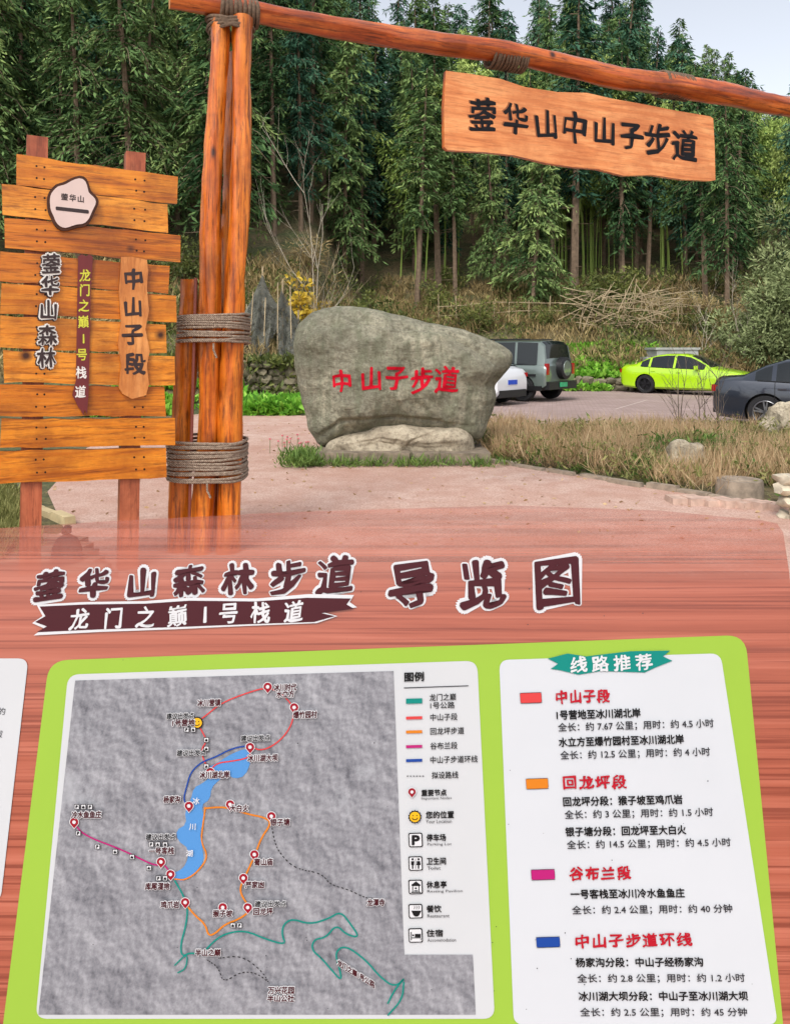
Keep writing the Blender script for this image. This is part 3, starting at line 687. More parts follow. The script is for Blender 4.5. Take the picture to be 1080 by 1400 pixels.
m,nt,n,l,b=newmat('hemp_rope'); v=coords(nt); f=noi(nt,v,60,4,.7); wv=n.new('ShaderNodeTexWave'); wv.inputs['Scale'].default_value=40; wv.inputs['Distortion'].default_value=1; wv.bands_direction='DIAGONAL'; l.new(v,wv.inputs[0])
c=ramp(nt,f,[(.3,C(110,94,80)),(.5,C(160,140,122)),(.7,C(196,178,156))]); c=mixc(nt,ramp(nt,wv.outputs[0],[(.1,(.7,.7,.7,1)),(.5,(0,0,0,1))]),c,C(90,74,60))
l.new(c,b.inputs['Base Color']); b.inputs['Roughness'].default_value=.95; bump(nt,wv.outputs[0],.8,.006,b); m_rope=m
m_rope2=plain('dark_rope',C(98,80,64),.95,.4,50)
def wrap(px0,px1,py0,py1,dy0,dy1,n=9):
    mb=MB()
    for i in range(n):
        py=py0+(py1-py0)*(i+.5)/n; a=P(px0,py,gd); c=P(px1,py,gd); r=(P(0,py1,gd)-P(0,py0,gd)).length/n/2
        hw=(c.x-a.x)/2*random.uniform(.985,1.015); cx=(a.x+c.x)/2; pts=[]; ph=random.uniform(0,6); tl=random.uniform(.003,.014)
        for k in range(40):
            q=2*math.pi*k/40; e_=2/3.2; X=math.copysign(abs(math.cos(q))**e_,math.cos(q)); Y=math.copysign(abs(math.sin(q))**e_,math.sin(q))
            pts.append((cx+X*hw+.005*nz(k*.5,i*3.),gd+(dy0+dy1)/2+Y*(dy1-dy0)/2,a.z+tl*math.sin(q+ph)+.006*nz(k*.3,i)))
        mb.tube(pts,r*1.05,0,8,closed=True)
    mb.tube([(cx+hw*.2,gd+dy0-.02,a.z-.01),(cx+hw*.22,gd+dy0-.04,a.z-.06),(cx+hw*.3,gd+dy0-.03,a.z-.12)],.008,0,6)
    mb.obj('rope_lashing',[m_rope],gate,True,60)
wrap(244,337,430,470,-.16,.30,11); wrap(230,333,600,655,-.17,.32,14)
def beamwrap(t0,t1,n,r,seed=0,extra=0):
    mb=MB()
    for i in range(n):
        s=b0+bdir*(t0+(t1-t0)*i/(n-1)); rad=.082+.043*((t0+.32)/8.3)+.016; pts=[]
        tl=random.uniform(-.012,.012)
        for k in range(24):
            q=2*math.pi*k/24; off=tl*math.cos(q+seed)
            pts.append(Vector((s.x,s.y,bz))+bdir*off+Vector((-bdir.y,bdir.x,0))*math.cos(q)*rad+Vector((0,0,1))*math.sin(q)*rad)
        mb.tube(pts,r,0,6,closed=True)
    mb.obj('beam_lashing',[m_rope2],gate,True,60)
def tof(px): 
    d=beamd(px); return (Vector(((px-540)*d/F,d,0))-Vector((b0.x,b0.y,0))).dot(bdir)
beamwrap(tof(302),tof(350),9,.017,1)
mb=MB()
for k in range(6):
    pts=[]; sg=1 if k%2 else -1
    for i in range(32):
        q=2*math.pi*i/32; pts.append(Vector((b0.x+.13+.165*math.cos(q)+.008*k-.02,b0.y+.06+.15*math.sin(q),bz-.115+sg*.035*math.cos(q)-.012*k)))
    mb.tube(pts,.014,0,6,closed=True)
mb.obj('post_top_lashing',[m_rope2],gate,True,60)
beamwrap(tof(670),tof(714),12,.014,2); beamwrap(tof(902),tof(938),11,.014,3)
# ---- hanging sign
hang=empty('hanging_sign')
hp=Plane((b0.x,b0.y,bz),bdir,(0,0,1))
m_hs=wood('pale_orange_plank',C(176,100,54),C(210,130,74),C(228,158,100),(1.0,12,12),-ba,.45,False,.1,1.3,.3,1,.45)
out=[(608,98),(640,102),(682,109),(715,120),(760,127),(800,128),(835,136),(880,144),(920,152),(968,160),(972,163),(974,200),(975,247),(968,248),(930,246),(890,240),(850,241),(815,232),(780,229),(745,224),(700,213),(660,209),(610,206),(606,202),(605,150)]
def slab(mb,pl,pts,off,th,mi,mis):
    f_=[pl.hit(x,y,off) for x,y in pts]; bk=[p-pl.n*th for p in f_]; n_=len(pts)
    mb.add(f_,[tuple(range(n_))],mi); mb.add(bk,[tuple(range(n_))[::-1]],mi)
    mb.add(f_+bk,[(i,(i+1)%n_,n_+(i+1)%n_,n_+i) for i in range(n_)],mis)
mb=MB(); slab(mb,hp,out,.025,.05,0,1); mb.obj('plank',[m_hs,m_log],hang)
m_blk=plain('black_carved_paint',C(20,20,24),.7,.2,20,0,.2)
mb=MB()
for i,(ch,px,py,s) in enumerate((('蓥',658,158,40),('华',703,164,37),('山',745,171,36),('中',783,176,38),('山',824,180,34),('子',861,188,35),('步',897,191,39),('道',933,200,37))):
    put(mb,hp,ch,px,py,s*.88,s*1.1,0,.0265,slope=.14,bold=1.15,brush=.05,mode='c',seed=i*1.7)
    put(mb,hp,ch,px-1.8,py-1,s*.88,s*1.1,1,.0258,slope=.14,bold=1.1,brush=.05,mode='c',seed=i*1.7)
mb.obj('lettering',[m_blk,plain('carved_edge_shade',C(140,80,40),.6)],hang)
mb=MB()
for px in (691,921):
    d=beamd(px); x=(px-540)*d/F; top=bz-.09; bot=CH+(HY-(113 if px<800 else 152))*d/F
    nlk=int((top-bot)/.035)+1
    for i in range(nlk+1):
        z=top-(i+.0)*.033; pts=[]
        for k in range(14):
            q=2*math.pi*k/14; a=math.cos(q)*.011; 
            pts.append((x+(bdir.x*a if i%2 else -bdir.y*a),d+(bdir.y*a if i%2 else bdir.x*a),z+math.sin(q)*.024))
        mb.tube(pts,.0042,0,6,closed=True)
    mb.tube([(x-bdir.x*.03,d-bdir.y*.03,bot-.01),(x+bdir.x*.03,d+bdir.y*.03,bot-.01)],.008,0,6)
mb.obj('chains',[plain('dark_iron',C(50,46,44),.5,.2,20,.8)],hang,True,60)
mb=MB(); a=P(268,380,gd-.12); c=P(258,740,gd-.14); mb.tube([a,c-Vector((0,0,.1))],.012,0,8)
mb.obj('conduit_pipe',[plain('red_brown_pipe',C(120,60,48),.5)],gate,True)
# ============================================================ LEFT SIGNBOARD
sgn=empty('plank_signboard')
sa=P(20,430,5.0); sb=P(243,430,5.5); su=(sb-sa); su.z=0; sang=math.atan2(su.y,su.x)
sp=Plane(sa,su,(0,0,1))
m_pk=wood('orange_plank',C(128,62,10),C(196,110,16),C(220,138,34),(.9,11,11),-sang,.35,True,.25,1.2,.5,.8,.7)
m_pk2=wood('orange_plank_b',C(112,50,8),C(180,96,14),C(208,124,28),(.8,14,14),-sang,.35,True,.25,1.1,.5,1.1,.7)
m_pk3=wood('orange_plank_c',C(120,58,12),C(208,124,26),C(228,150,50),(1.1,10,10),-sang,.35,True,.25,1.3,.5,.9,.6)
m_pkd=wood('plank_dark_edge',C(60,26,8),C(110,56,16),C(140,76,24),(1.1,9,9),-sang,.5,False,.1)
ymap=lambda x,y:(y + (x-20)/223*( .139-( (y-212)/(660-212))*.175)*223)
rows=[(212,252,22,243),(254,296,4,230),(298,341,8,246),(345,386,0,232),(389,431,3,242),(434,478,0,226),(481,524,4,240),(527,569,-4,225),(572,614,2,238),(617,660,-2,228)]
mb=MB()
for i,(y0,y1,x0,x1) in enumerate(rows):
    pts=[]; n_=10; y0-=random.uniform(-1,1.5); y1+=random.uniform(-2,1)
    for k in range(n_+1):
        x=x0+(x1-x0)*k/n_; pts.append((x+(random.uniform(-1.5,1.5) if k in(0,n_) else 0),ymap(x,y0)+random.uniform(-1.1,1.1)))
    for k in range(n_+1):
        x=x1-(x1-x0)*k/n_; pts.append((x+(random.uniform(-2.5,2.5) if k in(0,n_) else 0),ymap(x,y1)+random.uniform(-1.1,1.1)))
    off=random.uniform(.0,.014)
    slab(mb,sp,pts,off,.035,(0,1,4)[(i*2+i//3)%3],2)
    for xx in (50,62,185,197):
        for yy in (.3,.7):
            y=ymap(xx,y0+(y1-y0)*yy); disc(mb,sp,xx+random.uniform(-2,2),y,1.5,3,off+.001,8)
mb.obj('planks',[m_pk,m_pk2,m_pkd,plain('nail_heads',C(40,24,16),.6,.1,20,.5),m_pk3],sgn)
m_redwood=wood('red_brown_post',C(104,48,28),C(156,80,52),C(182,104,70),(8,8,1),0,.5,False,.1)
mb=MB()
for (px,pt,wd) in ((52,185,26),(187,207,25)):
    t=sp.hit(px,pt,-.075); bt=sp.hit(px-9,700,-.075); bt=bt+(bt-t)*( bt.z/(t.z-bt.z)); r=wd*t.y/F/2
    R3=Matrix.Rotation(sang,3,'Z'); 
    vs=[]
    for p in (bt,t):
        for a_,b_ in ((-1,-1),(1,-1),(1,1),(-1,1)): vs.append(p+R3@Vector((a_*r,b_*r*.9-.0,0)))
    mb.add(vs,[(3,2,1,0),(4,5,6,7),(0,1,5,4),(1,2,6,5),(2,3,7,6),(3,0,4,7)],0)
mb.obj('posts',[m_redwood],sgn)
m_bk=plain('slice_bark',C(66,36,22),.9,.3,20); m_face=plain('slice_face',C(206,184,176),.6,.06,4); m_wht=plain('white_letter',C(215,212,205),.5,.04,10); m_drk=plain('dark_letter',C(44,26,26),.5,.1,20)
m_dred=plain('maroon_strip',C(100,28,30),.55,.12,12); m_yg=plain('yellow_green_letter',C(195,195,56),.5,.1,20); m_palep=wood('pale_tan_plank',C(160,90,40),C(204,132,66),C(224,158,92),(9,9,1.2),-sang,.45,False,.15,1,.4,1,.5)
mb=MB()
def wob(cx,cy,r,a): return [(cx+(r+a*nz(math.cos(q)*1.5,math.sin(q)*1.5,cx))*math.cos(q),cy+(r+a*nz(math.cos(q)*1.5,math.sin(q)*1.5,cx))*math.sin(q)) for q in [-2*math.pi*k/48 for k in range(48)]]
slab(mb,sp,wob(98,282,35,9),.05,.045,0,0); slab(mb,sp,wob(98,282,31,9),.055,.01,1,1)
for i,ch in enumerate('蓥华山'): put(mb,sp,ch,88+i*11,271+i*1.5,9,9,2,.0565,slope=.1,bold=.25,cop=4,mode='c',seed=i)
rr(mb,sp,[(76,284),(121,289),(121,294),(76,289)],2,2,.0565)
mb.obj('round_emblem',[m_bk,m_face,m_drk],sgn)
mb=MB()
for i,(ch,px,py) in enumerate((('蓥',70,361),('华',69,391),('山',67,424),('森',65,458),('林',64,489))):
    put(mb,sp,ch,px,py,24,26,0,.032,slope=.05,bold=2.8,brush=.03,mode='c',seed=i); put(mb,sp,ch,px,py,24,26,1,.036,slope=.05,bold=.7,brush=.03,mode='c',seed=i)
    put(mb,sp,ch,px-1.5,py+1.5,24,26,1,.016,slope=.05,bold=3.0,brush=.03,mode='c',seed=i)
mb.obj('forest_name_lettering',[m_wht,m_drk],sgn)
mb=MB()
slab(mb,sp,[(107,351),(112,348),(118,351),(122,348),(127,352),(124,400),(123,450),(122,500),(121,540),(119,566),(116,560),(114,567),(110,560),(107,556),(103,548),(99,540),(104,520),(105,460),(106,400)],.03,.016,0,0)
for i,(ch,px,py) in enumerate((('龙',116,377),('门',116,397),('之',115,418),('巅',114,440),('1',114,463),('号',112,485),('栈',111,509),('道',110,535))):
    put(mb,sp,ch,px,py,14,16,1 if i<6 else 2,.0315,slope=.03,bold=.4,brush=.025,cop=5,mode='c',seed=i)
mb.obj('trail_name_strip',[m_dred,m_yg,m_wht],sgn)
mb=MB()
slab(mb,sp,[(165,352),(180,352),(200,356),(202,370),(200,395),(203,425),(198,450),(204,480),(200,500),(203,525),(199,540),(180,545),(167,538),(162,530),(165,500),(161,470),(165,440),(162,400),(164,375)],.04,.03,0,1)
for i,(ch,px,py,s) in enumerate((('中',182,382,26),('山',181,420,25),('子',181,458,27),('段',184,497,27))):
    put(mb,sp,ch,px,py,s,s*1.05,2,.0415,slope=.03,bold=1.1,brush=.035,mode='c',seed=i+3)
mb.obj('section_name_plank',[m_palep,m_log,m_drk],sgn)
# ============================================================ MAP BOARD
board=empty('trail_map_board')
bp=Plane((0,1.3,CH-222*1.3/F),(1,0,0),(0,math.sin(math.radians(14)),math.cos(math.radians(14))))
m,nt,n,l,b=newmat('printed_redwood_sheet'); 
v=coords(nt,(.9,45,45)); f=noi(nt,v,1.0,6,.62,.5); v2=coords(nt,(1.2,170,170)); f2=noi(nt,v2,1.0,4,.6,.3)
c=ramp(nt,f,[(.3,C(134,66,48)),(.48,C(152,80,60)),(.66,C(168,96,76))])
c=mixc(nt,ramp(nt,f2,[(.38,(.8,.8,.8,1)),(.5,(0,0,0,1))]),c,C(112,50,36))
l.new(c,b.inputs['Base Color']); b.inputs['Roughness'].default_value=.22
tcx=n.new('ShaderNodeTexCoord'); sx=n.new('ShaderNodeSeparateXYZ'); l.new(tcx.outputs['Object'],sx.inputs[0])
def zof(py): return bp.hit(540,py).z
fr=n.new('ShaderNodeValToRGB'); mrn=n.new('ShaderNodeMapRange'); mrn.inputs['From Min'].default_value=zof(850); mrn.inputs['From Max'].default_value=zof(690); l.new(sx.outputs[2],mrn.inputs[0])
e=fr.color_ramp.elements; e[0].position=0; e[0].color=(1,1,1,1); e[1].position=1; e[1].color=(.40,.40,.40,1)
x_=e.new(.3); x_.color=(.96,.96,.96,1); x_=e.new(.6); x_.color=(.70,.70,.70,1); x_=e.new(.85); x_.color=(.48,.48,.48,1)
l.new(mrn.outputs[0],fr.inputs[0]); tr=n.new('ShaderNodeBsdfTransparent'); mx=n.new('ShaderNodeMixShader'); l.new(fr.outputs[0],mx.inputs[0]); l.new(tr.outputs[0],mx.inputs[1]); l.new(b.outputs[0],mx.inputs[2]); l.new(mx.outputs[0],n['Material Output'].inputs[0])
m_sheet=m
mb=MB()
top=[(-160,728),(0,722),(160,712),(400,700),(700,691),(900,698),(1040,711),(1062,716),(1070,728),(1078,780),(1092,900),(1135,1400),(1150,1560)]
poly(mb,bp,top+[(-330,1560)],0,0)
mb.obj('printed_sheet',[m_sheet],board)
mb=MB(); slab(mb,bp,[(-195,860),(1086,850),(1148,1558),(-328,1558)],-.003,.03,0,0)
for px in (-60,950):
    a=bp.hit(px,1000,-.07); c=bp.hit(px,1560,-.07); mb.tube([a,c,(c.x,c.y-.0,0)],.035,0,12)
mb.obj('backing_and_legs',[m_redwood],board)
K=.0008
cols=dict(green=C(134,166,56),white=C(178,180,182),grey=C(181,184,188),teal=C(0,116,106),red=C(186,56,56),orange=C(188,108,22),pink=C(158,22,98),blue=C(18,58,132),black=C(14,14,16),mar=C(62,16,24),dk=C(40,40,44),lake=C(70,124,178),pin=C(132,12,30),yellow=C(204,156,22),ired=C(160,16,34),halo=C(190,190,192))
names=list(cols); mats=[plain('print_'+k,cols[k],.4,.03,3,0,.2) for k in names]; MI={k:i for i,k in enumerate(names)}
m,nt,n,l,b=newmat('print_relief_map'); v=coords(nt,(1,1,1))
def hgt(loc):
    mp=n.new('ShaderNodeMapping'); mp.inputs['Location'].default_value=loc; tcc=n.new('ShaderNodeTexCoord'); l.new(tcc.outputs['Object'],mp.inputs[0])
    no=n.new('ShaderNodeTexNoise'); no.inputs['Scale'].default_value=11; no.inputs['Detail'].default_value=9; no.inputs['Roughness'].default_value=.66; l.new(mp.outputs[0],no.inputs[0])
    return no.outputs[0]
ma=n.new('ShaderNodeMath'); ma.operation='SUBTRACT'; l.new(hgt((0,0,0)),ma.inputs[0]); l.new(hgt((.004,0,.004)),ma.inputs[1])
mr=n.new('ShaderNodeMapRange'); mr.inputs['From Min'].default_value=-.10; mr.inputs['From Max'].default_value=.10; l.new(ma.outputs[0],mr.inputs[0])
c=ramp(nt,mr.outputs[0],[(.0,C(84,84,90)),(.5,C(122,122,127)),(1,C(152,152,156))])
f3=noi(nt,v,5,8,.7); c=mixc(nt,ramp(nt,f3,[(.60,(0,0,0,1)),(.66,(.45,.45,.45,1))]),c,C(160,162,166))
l.new(c,b.inputs['Base Color']); b.inputs['Roughness'].default_value=.4; b.inputs['Specular IOR Level'].default_value=.2; m_map=m
mats.append(m_map); MI['map']=len(mats)-1
mb=MB()
rr(mb,bp,[(68,903),(1018,868),(1072,1425),(2,1425)],26,MI['green'],K)
rr(mb,bp,[(94,922),(652,903),(676,1392),(50,1392)],16,MI['white'],2*K)
poly(mb,bp,[(104,930),(538,917),(552,1290),(553,1304),(646,1304),(650,1386),(54,1386)],MI['map'],3*K)
rr(mb,bp,[(682,902),(984,893),(1062,1400),(702,1400)],14,MI['grey'],2*K)
rr(mb,bp,[(-200,900),(40,900),(2,1232),(-240,1232)],14,MI['white'],2*K)
for s_,x,y in (('的',0,972),('拔',-4,1003),('，',-4,1040)): put(mb,bp,s_,x+4,y,10,10,MI['dk'],3*K,mode='c')
line(mb,bp,[(552,940),(640,937)],1.2,MI['dk'],4*K)
def slo(y): return -.035*(1400-y)/500
def T(s_,x0,x1,yc,h,c_,layer=5,bold=0,brush=0,halo=0,sl=None,seed=0,cop=5):
    s2=slo(yc) if sl is None else sl
    if halo: put(mb,bp,s_,x0,yc,x1-x0,h,MI['halo'],(layer-1)*K,slope=s2,bold=halo,brush=0,cop=8,seed=seed)
    put(mb,bp,s_,x0,yc,x1-x0,h,MI[c_],layer*K,slope=s2,bold=bold,brush=brush,cop=cop,seed=seed)
tit=[('蓥',69,800,38),('华',130,797,38),('山',196,797,40),('森',259,793,40),('林',326,792,40),('步',393,789,46),('道',459,786,48)]
for i,(ch,x,y,s_) in enumerate(tit):
    put(mb,bp,ch,x,y,s_,s_*1.0,MI['halo'],1*K,slope=-.04,bold=5.2,brush=.05,cop=14,mode='c',seed=i*1.3)
    put(mb,bp,ch,x,y,s_,s_*1.0,MI['mar'],3*K,slope=-.04,bold=1.9,brush=.05,cop=8,mode='c',seed=i*1.3)
for i,(ch,x,y,s_) in enumerate((('导',563,800,58),('览',661,798,60),('图',759,795,62))):
    put(mb,bp,ch,x,y,s_,s_*1.05,MI['halo'],1*K,slope=-.04,bold=7,brush=.05,cop=16,mode='c',seed=i*2.3)
    put(mb,bp,ch,x,y,s_,s_*1.05,MI['mar'],3*K,slope=-.04,bold=2.8,brush=.05,cop=10,mode='c',seed=i*2.3)
ban=[(56,829),(120,826),(200,825),(260,821),(350,822),(420,817),(480,818),(474,826),(484,832),(440,838),(458,842),(430,850),(340,853),(240,857),(140,860),(52,864),(66,856),(50,850),(64,842)]
cx_,cy_=265,842
poly(mb,bp,[(cx_+(x-cx_)*1.02,cy_+(y-cy_)*1.2) for x,y in ban],MI['halo'],4.0*K); poly(mb,bp,ban,MI['mar'],4.6*K)
for i,(ch,x) in enumerate((('龙',110),('门',157),('之',201),('巅',244),('1',281),('号',314),('栈',357),('道',402))):
    put(mb,bp,ch,x,846-i*1.5,25,28,MI['halo'],5.2*K,slope=-.04,bold=.8,brush=.04,cop=6,mode='c',seed=i)
tb=[(748,900),(775,893),(800,897),(860,890),(915,889),(905,897),(918,903),(895,912),(880,919),(820,917),(790,922),(765,916),(752,914),(762,907)]
poly(mb,bp,tb,MI['teal'],4*K)
for i,ch in enumerate('线路推荐'): put(mb,bp,ch,790+i*29.5,908-i*1.2,22,21,MI['halo'],5*K,slope=-.04,bold=.7,cop=6,brush=.03,mode='c',seed=i)
sec=[('red','中山子段',710,739,953,757,833,[('1号营地至冰川湖北岸',760,874,977,1),('全长：约 7.67 公里；用时：约 4.5 小时',762,974,994,0),('水立方至爆竹园村至冰川湖北岸',763,933,1014,1),('全长：约 12.5 公里；用时：约 4 小时',765,969,1032,0)]),
('orange','回龙坪段',718,748,1070,767,856,[('回龙坪分段：猴子坡至鸡爪岩',769,931,1095,1),('全长：约 3 公里；用时：约 1.5 小时',771,973,1113,0),('银子塘分段：回龙坪至大白火',772,936,1136,1),('全长：约 14.5 公里；用时：约 4.5 小时',774,997,1154,0)]),
('pink','谷布兰段',725,757,1194,776,862,[('一号客栈至冰川冷水鱼鱼庄',779,934,1221,1),('全长：约 2.4 公里；用时：约 40 分钟',781,999,1243,0)]),
('blue','中山子步道环线',732,764,1286,783,945,[('杨家沟分段：中山子经杨家沟',786,959,1314,1),('全长：约 2.8 公里；用时：约 1.2 小时',788,1016,1336,0),('冰川湖大坝分段：中山子至冰川湖大坝',790,1020,1360,1),('全长：约 2.5 公里；用时：约 45 分钟',792,1019,1382,0)])]
for col,hd,bx0,bx1,by,hx0,hx1,lines in sec:
    rr(mb,bp,[(bx0,by-6),(bx1,by-7),(bx1+1,by+7),(bx0+1,by+8)],3,MI[col],4*K)
    line(mb,bp,[(bx0,by-6),(bx1,by-7),(bx1+1,by+7),(bx0+1,by+8)],.7,MI['dk'],4.5*K,closed=True)
    n_=len(hd); st=(hx1-hx0)/n_
    for i,ch in enumerate(hd): put(mb,bp,ch,hx0+st*(i+.5),by-1-i*.4,st*.84,17.5,MI['ired'],5*K,slope=-.02,bold=.8,brush=.045,cop=6,mode='c',seed=i+by)
    for (s_,x0,x1,y,bo) in lines: T(s_,x0,x1,y,12.5,'black' if bo else 'dk',5,bold=.4 if bo else .2,cop=4)
T('图例',553,579,925,12,'black',5,bold=.5)
for (col,y,t) in (('teal',958,None),('red',981,'中山子段'),('orange',1000,'回龙坪步道'),('pink',1020,'谷布兰段'),('blue',1039,'中山子步道环线')):
    h_=3.5 if col=='teal' else 2.0
    poly(mb,bp,[(555,y-h_),(577,y-h_-.6),(577,y+h_-.6),(555,y+h_)],MI[col],5*K)
    if t: T(t,588,588+9.2*len(t),y-1,9.5,'black',5,bold=.15,cop=3)
T('龙门之巅',587,623,953,9.5,'black',5,bold=.15,cop=3); T('1号公路',588,621,964,9,'black',5,bold=.15,cop=3)
for i in range(6): line(mb,bp,[(556+i*4.2,1060),(558.4+i*4.2,1060)],1.2,MI['dk'],5*K)
T('拟设路线',590,626,1059,9.5,'black',5,bold=.15,cop=3)
def pin(x,y,s_=1.0):
    pts=[(x,y+9*s_)]+[(x+6*s_*math.sin(math.radians(a)),y-6*s_*math.cos(math.radians(a))) for a in range(125,-126,-18)]
    poly(mb,bp,[(x+(a-x)*1.18,y+(b_-y)*1.15) for a,b_ in pts],MI['halo'],7*K); poly(mb,bp,pts,MI['pin'],7.5*K); disc(mb,bp,x,y,2.6*s_,MI['halo'],8*K,12)
def smile(x,y,r):
    pts=[(x+(r if k%2 else r*.84)*math.cos(math.pi*k/14),y+(r if k%2 else r*.84)*math.sin(math.pi*k/14)) for k in range(28)]
    poly(mb,bp,pts,MI['black'],7*K); disc(mb,bp,x,y,r*.74,MI['yellow'],7.5*K); disc(mb,bp,x-r*.27,y-r*.2,r*.09,MI['black'],8*K,8); disc(mb,bp,x+r*.27,y-r*.2,r*.09,MI['black'],8*K,8)
    line(mb,bp,[(x-r*.4,y+r*.1),(x-r*.2,y+r*.38),(x+r*.2,y+r*.38),(x+r*.4,y+r*.1)],r*.12,MI['black'],8*K)
pin(563,1081,.85); T('重要节点',576,610,1083,8.5,'black',5,bold=.3,cop=4); T('Important Nodes',576,617,1091,4.5,'dk')
smile(567,1115,9.5); T('您的位置',582,620,1113,9.5,'black',5,bold=.3,cop=4); T('Your Location',582,617,1122,5,'dk')
def icon(y,t,en,x1): 
    rr(mb,bp,[(558,y-9.5),(577,y-10),(578,y+9.5),(559,y+10)],2.5,MI['black'],5*K); rr(mb,bp,[(559.4,y-8.2),(575.7,y-8.6),(576.5,y+8.2),(560.3,y+8.6)],2,MI['halo'],5.5*K)
    T(t,583,x1,y-3,9.5,'black',5,bold=.3,cop=4); T(en,584,584+len(en)*3.0,y+6.5,4.6,'dk')
icon(1147,'停车场','Parking Lot',609); T('P',563.5,573,1147,12,'black',6,bold=1.0,sl=0)
icon(1179,'卫生间','Toilet',609)
for dx in (-4,4):
    x=568+dx; disc(mb,bp,x,1173,1.6,MI['black'],6*K,10); poly(mb,bp,[(x-2.2,1175.5),(x+2.2,1175.5),(x+(2 if dx<0 else 3),1181),(x+1,1181),(x+1,1186),(x-1,1186),(x-1,1181),(x-(2 if dx<0 else 3),1181)],MI['black'],6*K)
line(mb,bp,[(568,1172),(568,1186)],.7,MI['black'],6*K)
icon(1211,'休息亭','Resting Pavilion',610)
poly(mb,bp,[(568.5,1203),(575,1208),(574,1209.5),(563,1209.5),(562,1208)],MI['black'],6*K)
for x in (564,572.5): line(mb,bp,[(x,1209),(x,1218)],1.2,MI['black'],6.2*K)
line(mb,bp,[(562,1218),(575,1218)],1.4,MI['black'],6*K); disc(mb,bp,568.3,1212.5,1.4,MI['black'],6*K,8); line(mb,bp,[(566,1216),(571,1216)],1.4,MI['black'],6*K)
icon(1244,'餐饮','Restaurant',603)
poly(mb,bp,[(562,1243),(576,1243),(573,1249),(571,1251),(567,1251),(565,1249)],MI['black'],6*K)
for x in (566,569,572): line(mb,bp,[(x,1241),(x+1,1238),(x,1236)],.8,MI['black'],6*K)
icon(1277,'住宿','Accommodation',605)
line(mb,bp,[(562,1272),(562,1283)],1.2,MI['black'],6.2*K); line(mb,bp,[(562,1280),(575,1280),(575,1283)],1.2,MI['black'],6*K); poly(mb,bp,[(567,1274.5),(575,1274.5),(575,1279),(567,1279)],MI['black'],6.2*K); disc(mb,bp,564.6,1276.5,1.4,MI['black'],6*K,8)
lake=[(342,1022),(344,1040),(336,1060),(322,1064),(312,1058),(300,1066),(290,1076),(288,1092),(276,1100),(281,1120),(274,1136),(278,1160),(280,1176),(268,1192),(252,1204),(240,1202),(234,1192),(246,1190),(256,1180),(260,1160),(244,1148),(242,1134),(256,1126),(254,1108),(262,1092),(266,1076),(278,1070),(290,1060),(284,1048),(296,1044),(310,1034),(326,1026)]
poly(mb,bp,smoothpts(lake,1,True),MI['lake'],4*K)
def L(pts,c_,w_=2.0,ly=5,sm=2): line(mb,bp,smoothpts(pts,sm),w_,MI[c_],ly*K)
L([(271,986),(282,978),(304,960),(340,946),(366,939),(384,946),(403,966),(400,990),(384,1012),(360,1026),(343,1020)],'red',1.8)
L([(343,1030),(338,1036),(316,1040),(298,1042),(288,1052),(280,1040),(276,1024),(284,1012),(278,1000),(272,990)],'red',1.8)
L([(343,1018),(318,1022),(296,1034),(278,1040),(262,1054),(256,1076),(252,1092),(258,1100)],'blue',2.0,5.2)
L([(280,1104),(302,1102),(316,1104),(340,1112),(362,1116),(372,1124),(358,1144),(350,1166),(342,1184),(334,1200),(328,1216),(338,1234),(346,1240),(330,1254),(308,1262),(296,1274),(286,1278),(282,1262),(268,1250),(258,1238),(250,1226)],'orange',2.4,5.1)
L([(282,1102),(278,1130),(276,1150),(286,1170),(272,1190),(254,1202),(240,1200)],'orange',2.0,5.15)
L([(104,1124),(112,1136),(130,1146),(152,1154),(176,1164),(196,1174),(214,1182),(226,1180),(234,1192)],'pink',2.0)
L([(240,1202),(252,1222),(258,1240),(256,1262),(248,1290),(250,1306),(262,1300),(276,1304),(294,1284),(310,1274),(336,1270),(364,1282),(392,1290),(386,1276),(388,1262),(400,1254),(424,1262),(450,1254),(466,1244),(480,1262),(492,1280),(474,1276),(460,1262),(446,1280),(430,1282),(426,1296),(440,1308),(452,1322),(468,1340),(464,1320),(458,1300),(472,1290),(500,1310),(520,1334),(540,1348),(556,1332),(540,1350),(530,1370)],'teal',2.2,5.3)
L([(240,1318),(258,1300),(256,1322),(244,1328)],'teal',1.8,5.35); L([(552,1340),(550,1364),(530,1386)],'teal',2.2,5.4)
def dash(pts):
    pts=smoothpts(pts,2)
    for a,b_ in zip(pts[:-1],pts[1:]):
        Ls=math.hypot(b_[0]-a[0],b_[1]-a[1]); k=max(1,int(Ls/4))
        for i in range(k):
            t0=i/k;t1=(i+.5)/k; line(mb,bp,[(a[0]+(b_[0]-a[0])*t0,a[1]+(b_[1]-a[1])*t0),(a[0]+(b_[0]-a[0])*t1,a[1]+(b_[1]-a[1])*t1)],1.3,MI['black'],5.6*K)
dash([(372,1126),(376,1150),(384,1166),(404,1186),(440,1192),(452,1208),(476,1214),(500,1226),(510,1226)]); dash([(284,1310),(300,1320),(306,1342),(330,1326),(352,1328),(370,1342)]); dash([(300,1308),(330,1304),(356,1322),(368,1340)])
for x,y in ((367,938),(403,966),(343,1020),(289,1054),(260,1100),(316,1098),(372,1114),(349,1166),(334,1198),(340,1238),(306,1238),(255,1231),(235,1193),(222,1176),(104,1122)): pin(x,y,.95)
smile(271,987,9)
